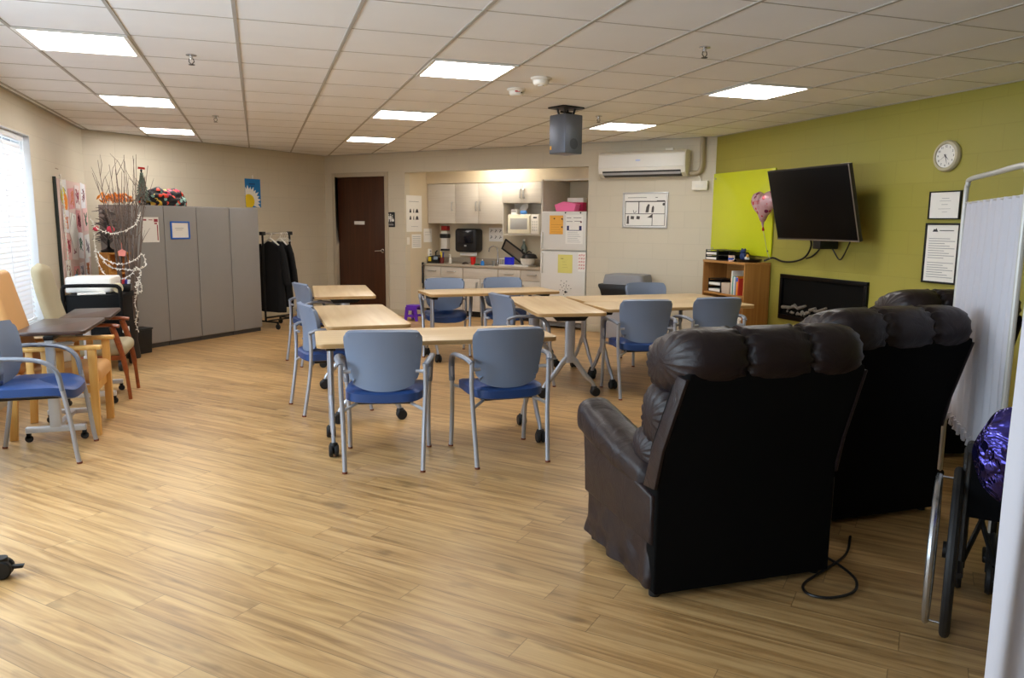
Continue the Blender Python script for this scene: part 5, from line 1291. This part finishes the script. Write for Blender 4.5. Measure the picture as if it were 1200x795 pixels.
def garment(label, x, y, rz, L, wsh):
    g_ = thing('garment', label, 'clothes', (x, y, 0), R(rz), 'black clothes on the rack')
    zt = 1.205
    def body(u, v):
        a = 2 * PI * u; z = zt - L * v
        hw_ = wsh * (.30 + .70 * min(1, v / .07) ** .6) if v < .07 else wsh * (1 + .16 * v)
        th = .05 + .02 * v + .012 * math.sin(a * 7 + v * 2) * v
        ca, sa = math.cos(a), math.sin(a)
        return (hw_ * math.copysign(abs(ca) ** .7, ca) + .01 * math.sin(v * 9), th * math.copysign(abs(sa) ** .8, sa), z - .02 * abs(ca) * (v < .1))
    MB().surf(body, 40, 24, cu=True, cap=True).build('garment_body', CLO, g_, sharp=80)
    for s in (-1, 1): MB().tube(smooth([(s * wsh * .85, 0, zt - .06), (s * (wsh + .02), 0, zt - .18), (s * (wsh + .05), .01, zt - .40), (s * (wsh + .06), .02, zt - .60)], 6), [.05] * 6 + [.055] * 6 + [.06] * 7, 10, flat=(.7, 1.0)).build('sleeve', CLO, g_)
    MB().tube(smooth([(-wsh * .8, -.01, zt - .055), (-.04, -.01, zt + .015), (0, -.01, zt + .03), (.04, -.01, zt + .015), (wsh * .8, -.01, zt - .055)], 5), .011, 8).tube(smooth([(0, -.01, zt + .03), (0, -.005, zt + .06), (.02, 0, zt + .09), (.0, 0, zt + .115), (-.015, 0, zt + .10)], 5), .004, 6).build('hanger', WPLA, g_)
garment('long black robe on a white hanger facing the room on the clothes rack', .165, 11.18, -47, .98, .20)
garment('black garment hung behind the long robe on the clothes rack', .298, 11.304, -47, .92, .16)
for k, x in enumerate((.32, .35, .38)):
    t = thing('clothes_hanger', 'empty white hanger near the joint end of the clothes rack', 'hanger', (x, 11.25 + (x - .24) * .932, 1.31), R(-46), 'empty white hangers on the rack')
    MB().tube(smooth([(0, 0, .014), (.02, 0, .0), (.015, 0, -.03), (0, 0, -.06)], 4), .003, 6).tube([(-.10, 0, -.11), (0, 0, -.06), (.10, 0, -.11), (-.10, 0, -.11)], .0045, 6).build('hanger_wire', WPLA, t)

# ------------------------------------------------------------------ wooden patient chairs and overbed tables
TAN = mat('tan_vinyl', (216, 164, 104), .45, var=.04); BEI = mat('beige_fabric', (176, 164, 134), .8, var=.06, bump=.1)
OAKC = wood_mat('pale_oak', (232, 184, 106), (216, 162, 84), .42, 'Z', 22, 1); CHER = wood_mat('cherry', (158, 84, 40), (132, 64, 28), .35, 'X', 20, 1)
# local frame: faces +Y
t = thing('patient_chair', 'pale oak high-back armchair with tan cushions and slatted sides by the window', 'chair', (-1.33, 6.02, 0), R(-90))
for s in (-1, 1):
    f_ = MB()
    MB().prism([(s * .245 - .022, 0), (s * .245 + .022, 0), (s * .245 + .026, .6), (s * .245 - .026, .6)], .20, .25, 'xz', .005).build('leg', OAKC, t)
    MB().prism([(-.30, 0), (-.255, 0), (-.215, .6), (-.27, .6)], s * .245 - .02, s * .245 + .02, 'yz', .005).build('leg', OAKC, t)
    MB().box(s * .245 - .035, s * .245 + .035, -.30, .285, .60, .628, .008).build('armrest', OAKC, t)
    MB().box(s * .245 - .014, s * .245 + .014, -.26, .21, .30, .355, .004).build('side_rail', OAKC, t)
    for y in (-.15, -.06, .03, .12): MB().box(s * .245 - .009, s * .245 + .009, y - .022, y + .022, .35, .605, .003).build('side_slat', OAKC, t)
MB().box(-.225, .225, .19, .22, .28, .35, .004).build('seat_rail', OAKC, t); MB().box(-.225, .225, -.25, -.22, .28, .35, .004).build('seat_rail', OAKC, t)
MB().box(-.215, .215, -.23, .26, .35, .47, .045, 5).build('seat_cushion', TAN, t)
MB(Matrix.Translation((0, -.22, .46)) @ Matrix.Rotation(R(14), 4, 'X')).box(-.215, .215, -.06, .045, -.02, .68, .04, 5).build('back_cushion', TAN, t)
MB(Matrix.Translation((0, -.22, .46)) @ Matrix.Rotation(R(14), 4, 'X')).box(-.235, -.19, -.10, -.06, -.1, .66, .006).box(.19, .235, -.10, -.06, -.1, .66, .006).box(-.19, .19, -.10, -.06, .6, .66, .006).build('back_frame', OAKC, t)
t = thing('patient_chair', 'cherry-wood armchair with beige seat and tall beige back by the window', 'chair', (-1.315, 7.13, 0), R(-90))
for s in (-1, 1):
    MB().tube(smooth([(s * .225, .255, 0), (s * .23, .235, .25), (s * .24, .20, .45), (s * .245, .155, .61)], 5), [.015] * 5 + [.021] * 5 + [.024] * 6, 10).build('leg', CHER, t)
    MB().tube(smooth([(s * .215, -.29, 0), (s * .22, -.24, .3), (s * .23, -.24, .56)], 5), .019, 10).build('leg', CHER, t)
    MB().tube(smooth([(s * .25, .21, .615), (s * .25, .15, .625), (s * .248, .0, .628), (s * .24, -.14, .61), (s * .23, -.26, .57)], 5), .022, 10, flat=(1.5, .7)).build('armrest', CHER, t)
MB().box(-.225, .225, -.22, .20, .33, .37, .006).build('seat_rail', CHER, t)
MB().box(-.235, .235, -.23, .25, .36, .47, .05, 5).build('seat_cushion', BEI, t)
def cb(u, v):
    a = 2 * PI * u; k = math.sin(PI * min(v, 1)) ; w_ = .22 * (1 - .25 * max(0, v - .7) ** 1.2 / .23) if v > .7 else .22
    e = (1 - max(0, (v - .9) / .1) ** 2) ** .5 if v > .9 else (min(1, v / .04)) ** .5
    x = w_ * e * math.copysign(abs(math.cos(a)) ** .6, math.cos(a)); y = .05 * (.3 + .7 * e) * math.copysign(abs(math.sin(a)) ** .7, math.sin(a))
    z = .42 + .70 * v
    return (x, y - .215 - .225 * v * .75 - .02 * math.sin(PI * v), z)
MB().surf(cb, 32, 24, cu=True, cap=True).build('back_cushion', BEI, t, sharp=70)
DKW = wood_mat('dark_top', (78, 58, 50), (62, 46, 40), .3, 'Y', 18, .9)
def overbed(label, x, y, rz, zt, L, Wd, px):
    t = thing('overbed_table', label, 'table', (x, y, 0), R(rz), 'brown overbed tables on silver bases')
    MB().prism(rrect(-L / 2, L / 2, -Wd / 2, Wd / 2, .045, 4), zt - .025, zt, 'xy', .006).build('tabletop', DKW, t)
    MB().box(px - .03, px + .32, -.03, .03, zt - .055, zt - .025, .004).build('top_bracket', BLKM, t)
    MB().box(px - .022, px + .022, -.026, .026, .10, zt - .05, .006).build('column', mat('pale_silver', (212, 214, 218), .35, .3), t); MB().box(px - .028, px + .028, -.033, .033, .10, .40, .006).build('column_sleeve', MATS['pale_silver'], t)
    b = MB(); b.box(px - .02, px + .02, -.18, .18, .065, .105, .005).box(px + .50, px + .54, -.17, .17, .065, .10, .005).box(px + .02, px + .50, -.02, .02, .07, .10, .004); b.build('base', MATS['pale_silver'], t)
    for a, c in ((px, -.165), (px, .165), (px + .52, -.155), (px + .52, .155)): MB().lathe([(0, -.012), (.022, -.012), (.026, 0), (.022, .012), (0, .012)], (a, c, .026), 14, 'x').box(a - .012, a + .012, c - .012, c + .012, .03, .068).build('caster', RUBB, t)
overbed('brown overbed table reaching over the pale oak armchair', -1.335, 6.08, 90, .74, .78, .42, -.385)
overbed('brown overbed table between the cherry armchair and the black cart', -1.33, 7.05, 92, .715, .72, .36, -.285)
t = thing('white_bowl', 'white plastic tub standing under the brown overbed table', 'tub', (-1.36, 6.13, .474), 0)
MB().lathe([(0, 0), (.055, 0), (.075, .12), (.08, .125), (.07, .12), (.05, .008), (0, .008)]).build('tub_wall', WPLA, t)

# rolling base at the picture's edge
t = thing('rolling_base', 'black castor wheel of a rolling stand at the floor edge near the window', 'rolling stand', (-1.16, 3.50, 0), R(0))
for x, y in ((.10, .0), (-.42, .25), (-.42, -.25)):
    c = MB()
    for w_ in (-1, 1): c.lathe([(0, -.014), (.034, -.014), (.04, -.008), (.04, .008), (.034, .014), (0, .014)], (x, y + w_ * .018, .04), 20, 'y')
    c.lathe([(0, .09), (.028, .088), (.03, .07), (.03, .05), (0, .05)], (x - .005, y, 0), 16).prism([(x + .03, .035), (x + .075, .035), (x + .08, .048), (x + .03, .05)], y - .012, y + .012, 'xz', .003); c.build('caster', RUBB, t)
m = MB(); m.tube([(.09, 0, .10), (-.42, 0, .115)], .018, 10).tube([(-.42, .25, .10), (-.42, -.25, .10)], .018, 10); m.build('base_bar', BLKM, t); MB().cyl((-.42, 0, .10), (-.42, 0, 1.1), .018).build('post', GRYM, t); MB().tube([(-.42, -.12, 1.1), (-.42, .12, 1.1)], .016, 10).build('handle', BLACK, t)
# ------------------------------------------------------------------ folding privacy screen
TUBE = mat('white_tube', (206, 204, 198), .35, .1)
CURT = mat('curtain_cloth', (206, 204, 212), .85, var=.02, bump=.06, bscale=500)
def screen_panel(par, p, q, hem, top=1.66, folds=9, seed=0, amp=.018, post_lo=.04, lead=0.0):
    """one framed panel between floor points p and q"""
    P = Vector(p).to_3d(); Q = Vector(q).to_3d(); d = (Q - P); L = d.length; T = Matrix.Translation(P) @ Matrix.Rotation(math.atan2(d.y, d.x), 4, 'Z')
    f = MB(T); r = .09
    f.tube(smooth([(0, 0, post_lo), (0, 0, .6), (0, 0, 1.2), (0, 0, top - r), (r * .3, 0, top - r * .3), (r, 0, top), (L / 2, 0, top), (L - r, 0, top), (L - r * .3, 0, top - r * .3), (L, 0, top - r), (L, 0, 1.2), (L, 0, .6), (L, 0, post_lo)], 5), .0135, 10)
    f.build('screen_frame', TUBE, par)
    MB(T).tube([(0, 0, top - .13), (L, 0, top - .13)], .006, 6).tube([(0, 0, hem + .02), (L, 0, hem + .02)], .006, 6).build('curtain_rod', TUBE, par)
    for x in (0, L): MB(T).lathe([(0, -.012), (.022, -.012), (.025, 0), (.022, .012), (0, .012)], (x, 0, .025), 14, 'x').build('caster', RUBB, par)
    def cur(u, v):
        fold = amp * math.sin(2 * PI * folds * u + seed + .8 * math.sin(5 * u + seed)) * (.55 + .45 * math.sin(PI * v)) + .006 * noise.noise(Vector((u * 12, v * 3, seed)))
        if v < .03: fold *= .6
        return (.012 - 2 * lead + (L - .024 + 2 * lead) * u, fold - 1.6 * lead, hem + (top - .125 - hem) * v)
    MB(T).sheet(cur, 120, 20, .003).build('curtain', CURT, par, sharp=80)
    m = MB(T)
    for i in range(40):
        u = i / 39; m.tube([(.012 + (L - .024) * u, .012 * math.sin(i * 2.1) - 1.6 * lead, hem + .03), (.012 + (L - .024) * u, .014 * math.sin(i * 1.7) - 1.6 * lead, hem - .03)], [.012, .008], 6)
    m.build('gathered_hem', CURT, par)
t = thing('privacy_screen', 'white folding privacy screen beside the second recliner, gathered curtains on a white tube frame', 'privacy screen', (0, 0, 0), 0)
screen_panel(t, (3.80, 3.37), (3.06, 2.42), .40, top=1.735, folds=9, seed=.4, amp=.020)
screen_panel(t, (3.09, 2.38), (4.05, 2.12), .40, top=1.735, folds=9, seed=1.4, amp=.020)
t = thing('privacy_screen', 'white curtain screen closest to the camera, in front of the wheelchair', 'privacy screen', (0, 0, 0), 0)
screen_panel(t, (1.60, 1.20), (2.16, .88), .30, top=1.735, folds=8, seed=2.0, amp=.022, lead=.035)
# ------------------------------------------------------------------ folded wheelchair
t = thing('wheelchair', 'folded black wheelchair standing behind the white screen, wheels edge-on', 'wheelchair', (2.406, 1.937, 0), R(40.5))
# local: +x forward (away from us along the wheel plane), y across
TYRE = mat('tyre', (16, 16, 18), .6)
for s in (-1, 1):
    y = s * .085
    w_ = MB(); ring = [(.305 * math.cos(2 * PI * i / 48), y, .307 + .29 * math.sin(2 * PI * i / 48)) for i in range(48)]
    w_.tube([(a * .95, b, .307 + (c - .307)) for a, b, c in ring], .017, 10, closed=True); wh = w_.build('wheel', TYRE, t)
    m = MB(); hr = [(.262 * math.cos(2 * PI * i / 48), y + s * .062, .307 + .262 * math.sin(2 * PI * i / 48)) for i in range(48)]; m.tube(hr, .0115, 8, closed=True)
    for i in (10, 34): m.cyl(hr[i], (hr[i][0], y, hr[i][2]), .004, seg=6)
    m.build('hand_rim', mat('rim_silver', (190, 192, 196), .25, .85), wh)
    m = MB()
    for i in range(20): a = 2 * PI * i / 20; m.cyl((.02 * math.cos(a), y, .307 + .02 * math.sin(a)), (.275 * math.cos(a), y, .307 + .275 * math.sin(a)), .0018, seg=5)
    m.lathe([(0, -.03), (.03, -.03), (.03, .03), (0, .03)], (0, y, .307), 16, 'y'); m.build('spokes', BLKM, wh)
    yy = s * .055
    f_ = MB(); f_.tube(smooth([(-.08, yy, .31), (-.09, yy, .6), (-.10, yy, .70), (-.12, yy, .735), (-.15, yy, .74)], 5), .012, 8).tube([(-.09, yy, .5), (.40, yy, .5)], .012, 8).tube(smooth([(.40, yy, .5), (.46, yy, .42), (.50, yy, .16)], 4), .012, 8).tube([(-.08, yy, .25), (.42, yy, .25)], .011, 8).tube(smooth([(-.09, yy, .62), (.20, yy, .62), (.26, yy, .59), (.27, yy, .5)], 4), .011, 8); f_.build('side_frame', BLKM, t)
    MB().tube([(-.125, yy, .74), (-.17, yy, .74)], .017, 10).build('push_grip', RUBB, t); MB().box(-.06, .20, yy - .022, yy + .022, .625, .655, .010).build('arm_pad', RUBB, t)
    MB().lathe([(0, -.014), (.07, -.014), (.075, 0), (.07, .014), (0, .014)], (.42, yy, .075), 20, 'y').box(.41, .43, yy - .02, yy + .02, .09, .25).build('front_caster', TYRE, t)
    MB().box(.48, .60, yy - .02 , yy + .03, .10, .13, .006).build('footplate', BLKM, t)
MB().tube([(.0, -.05, .28), (.30, .05, .5)], .010, 8).tube([(.0, .05, .28), (.30, -.05, .5)], .010, 8).build('cross_brace', BLKM, t)
MB().sheet(lambda u, v: (-.095, -.05 + .1 * u, .48 + .22 * v + 0 * u), 6, 6, .012).build('back_sling', mat('nylon', (7, 7, 9), .9, spec=.1), t)
MB().box(-.07, .36, -.02, .02, .49, .60, .012).build('seat_sling', mat('nylon', (0, 0, 0)), t)
MB().ell((-.02, -.11, .30), (.018, .018, .022)).build('orange_reflector', mat('amber', (230, 120, 30), .3), t)
# purple foil balloon on the wheelchair
fm, fnt, fp = new_mat('purple_foil')
fp.inputs['Base Color'].default_value = rgb(76, 70, 150); fp.inputs['Metallic'].default_value = .95; fp.inputs['Roughness'].default_value = .16
ftc = fnt.nodes.new('ShaderNodeTexCoord'); fn_ = fnt.nodes.new('ShaderNodeTexNoise'); fn_.inputs['Scale'].default_value = 9; fn_.inputs['Detail'].default_value = 3; fn_.inputs['Distortion'].default_value = 1.0
fb = fnt.nodes.new('ShaderNodeBump'); fb.inputs['Strength'].default_value = 1.0; fb.inputs['Distance'].default_value = .06
fnt.links.new(ftc.outputs['Object'], fn_.inputs['Vector']); fnt.links.new(fn_.outputs['Fac'], fb.inputs['Height']); fnt.links.new(fb.outputs['Normal'], fp.inputs['Normal'])
t = thing('foil_balloon', 'shiny purple foil balloon tied behind the folded wheelchair', 'balloon', (2.235, 1.712, .60), R(-50))
def pb(u, v):
    a = 2 * PI * u; k = math.sin(PI * v); n_ = 1 + .12 * noise.noise(Vector((math.cos(a) * 2, math.sin(a) * 2, v * 5))) + .05 * math.sin(a * 9) * k
    return (.11 * k * n_ * math.cos(a), .085 * k * n_ * math.sin(a), .16 - .16 * math.cos(PI * v))
MB().surf(pb, 40, 20, cu=True).build('balloon', fm, t, sharp=40); MB().tube(smooth([(0, 0, .31), (.01, 0, .335), (.02, .01, .36)], 4), [.02, .014, .011, .01, .01, .01, .018, .026, .026], 8, flat=(1.6, .4)).build('balloon_neck', fm, t)
MB().tube(smooth([(.02, .01, .355), (.05, .06, .40), (.06, .15, .36)], 4), .003, 5).build('ribbon', mat('ribbon_violet', (90, 70, 190), .4), t)
# ------------------------------------------------------------------ daylight, added fill lamps, camera, view
W = bpy.data.worlds.new('World'); SC.world = W; W.use_nodes = True
bg = W.node_tree.nodes['Background']; bg.inputs['Color'].default_value = (.78, .88, 1.0, 1); bg.inputs['Strength'].default_value = 1.4
def area(name, loc, rot, sx, sy, power, col):
    l = bpy.data.lights.new(name, 'AREA'); l.shape = 'RECTANGLE'; l.size = sx; l.size_y = sy; l.energy = power; l.color = col
    o = bpy.data.objects.new(name, l); COL.objects.link(o); o.location = loc; o.rotation_euler = rot; return o
area('window_daylight', (-3.0, (WY0 + WY1) / 2, 2.3), (0, R(-62), 0), 2.0, 5.6, 150, (.80, .90, 1.0))
area('window_floor_fill', (-2.7, WY0 + .75, 1.5), (0, R(-70), 0), 1.6, 1.5, 48, (.80, .90, 1.0))  # extra lamp added to brighten the floor along the window wall
area('added_window_fill', (-2.9, (W2Y0 + W2Y1) / 2, 1.0), (0, R(-104), 0), 1.9, 3.6, 75, (.80, .90, 1.0))  # fill lamp outside the added window, tilted up to lift the ceiling
cam = bpy.data.cameras.new('camera'); cam.sensor_width = 36; cam.lens = 897 / 1200 * 36; cam.clip_start = .05
co = bpy.data.objects.new('camera', cam); COL.objects.link(co)
pt, yw, rl = R(8.57), 0.31879996, 0.00839115
fwd = Vector((math.sin(yw) * math.cos(pt), math.cos(yw) * math.cos(pt), -math.sin(pt))); right = Vector((math.cos(yw), -math.sin(yw), 0)); up = right.cross(fwd)
M = Matrix((right, up, -fwd)).transposed().to_4x4()
co.matrix_world = Matrix.Translation((0, 0, 1.47)) @ M @ Matrix.Rotation(rl, 4, 'Z')
SC.camera = co
SC.view_settings.view_transform = 'Standard'; SC.view_settings.look = 'None'; SC.view_settings.gamma = 1.0; SC.view_settings.use_curve_mapping = False
SC.view_settings.exposure = 0.82
SC.cycles.use_denoising = True
SC.cycles.max_bounces = 10; SC.cycles.diffuse_bounces = 6; SC.cycles.glossy_bounces = 4; SC.cycles.transparent_max_bounces = 12
SC.cycles.sample_clamp_indirect = 8.0; SC.cycles.caustics_reflective = False; SC.cycles.caustics_refractive = False
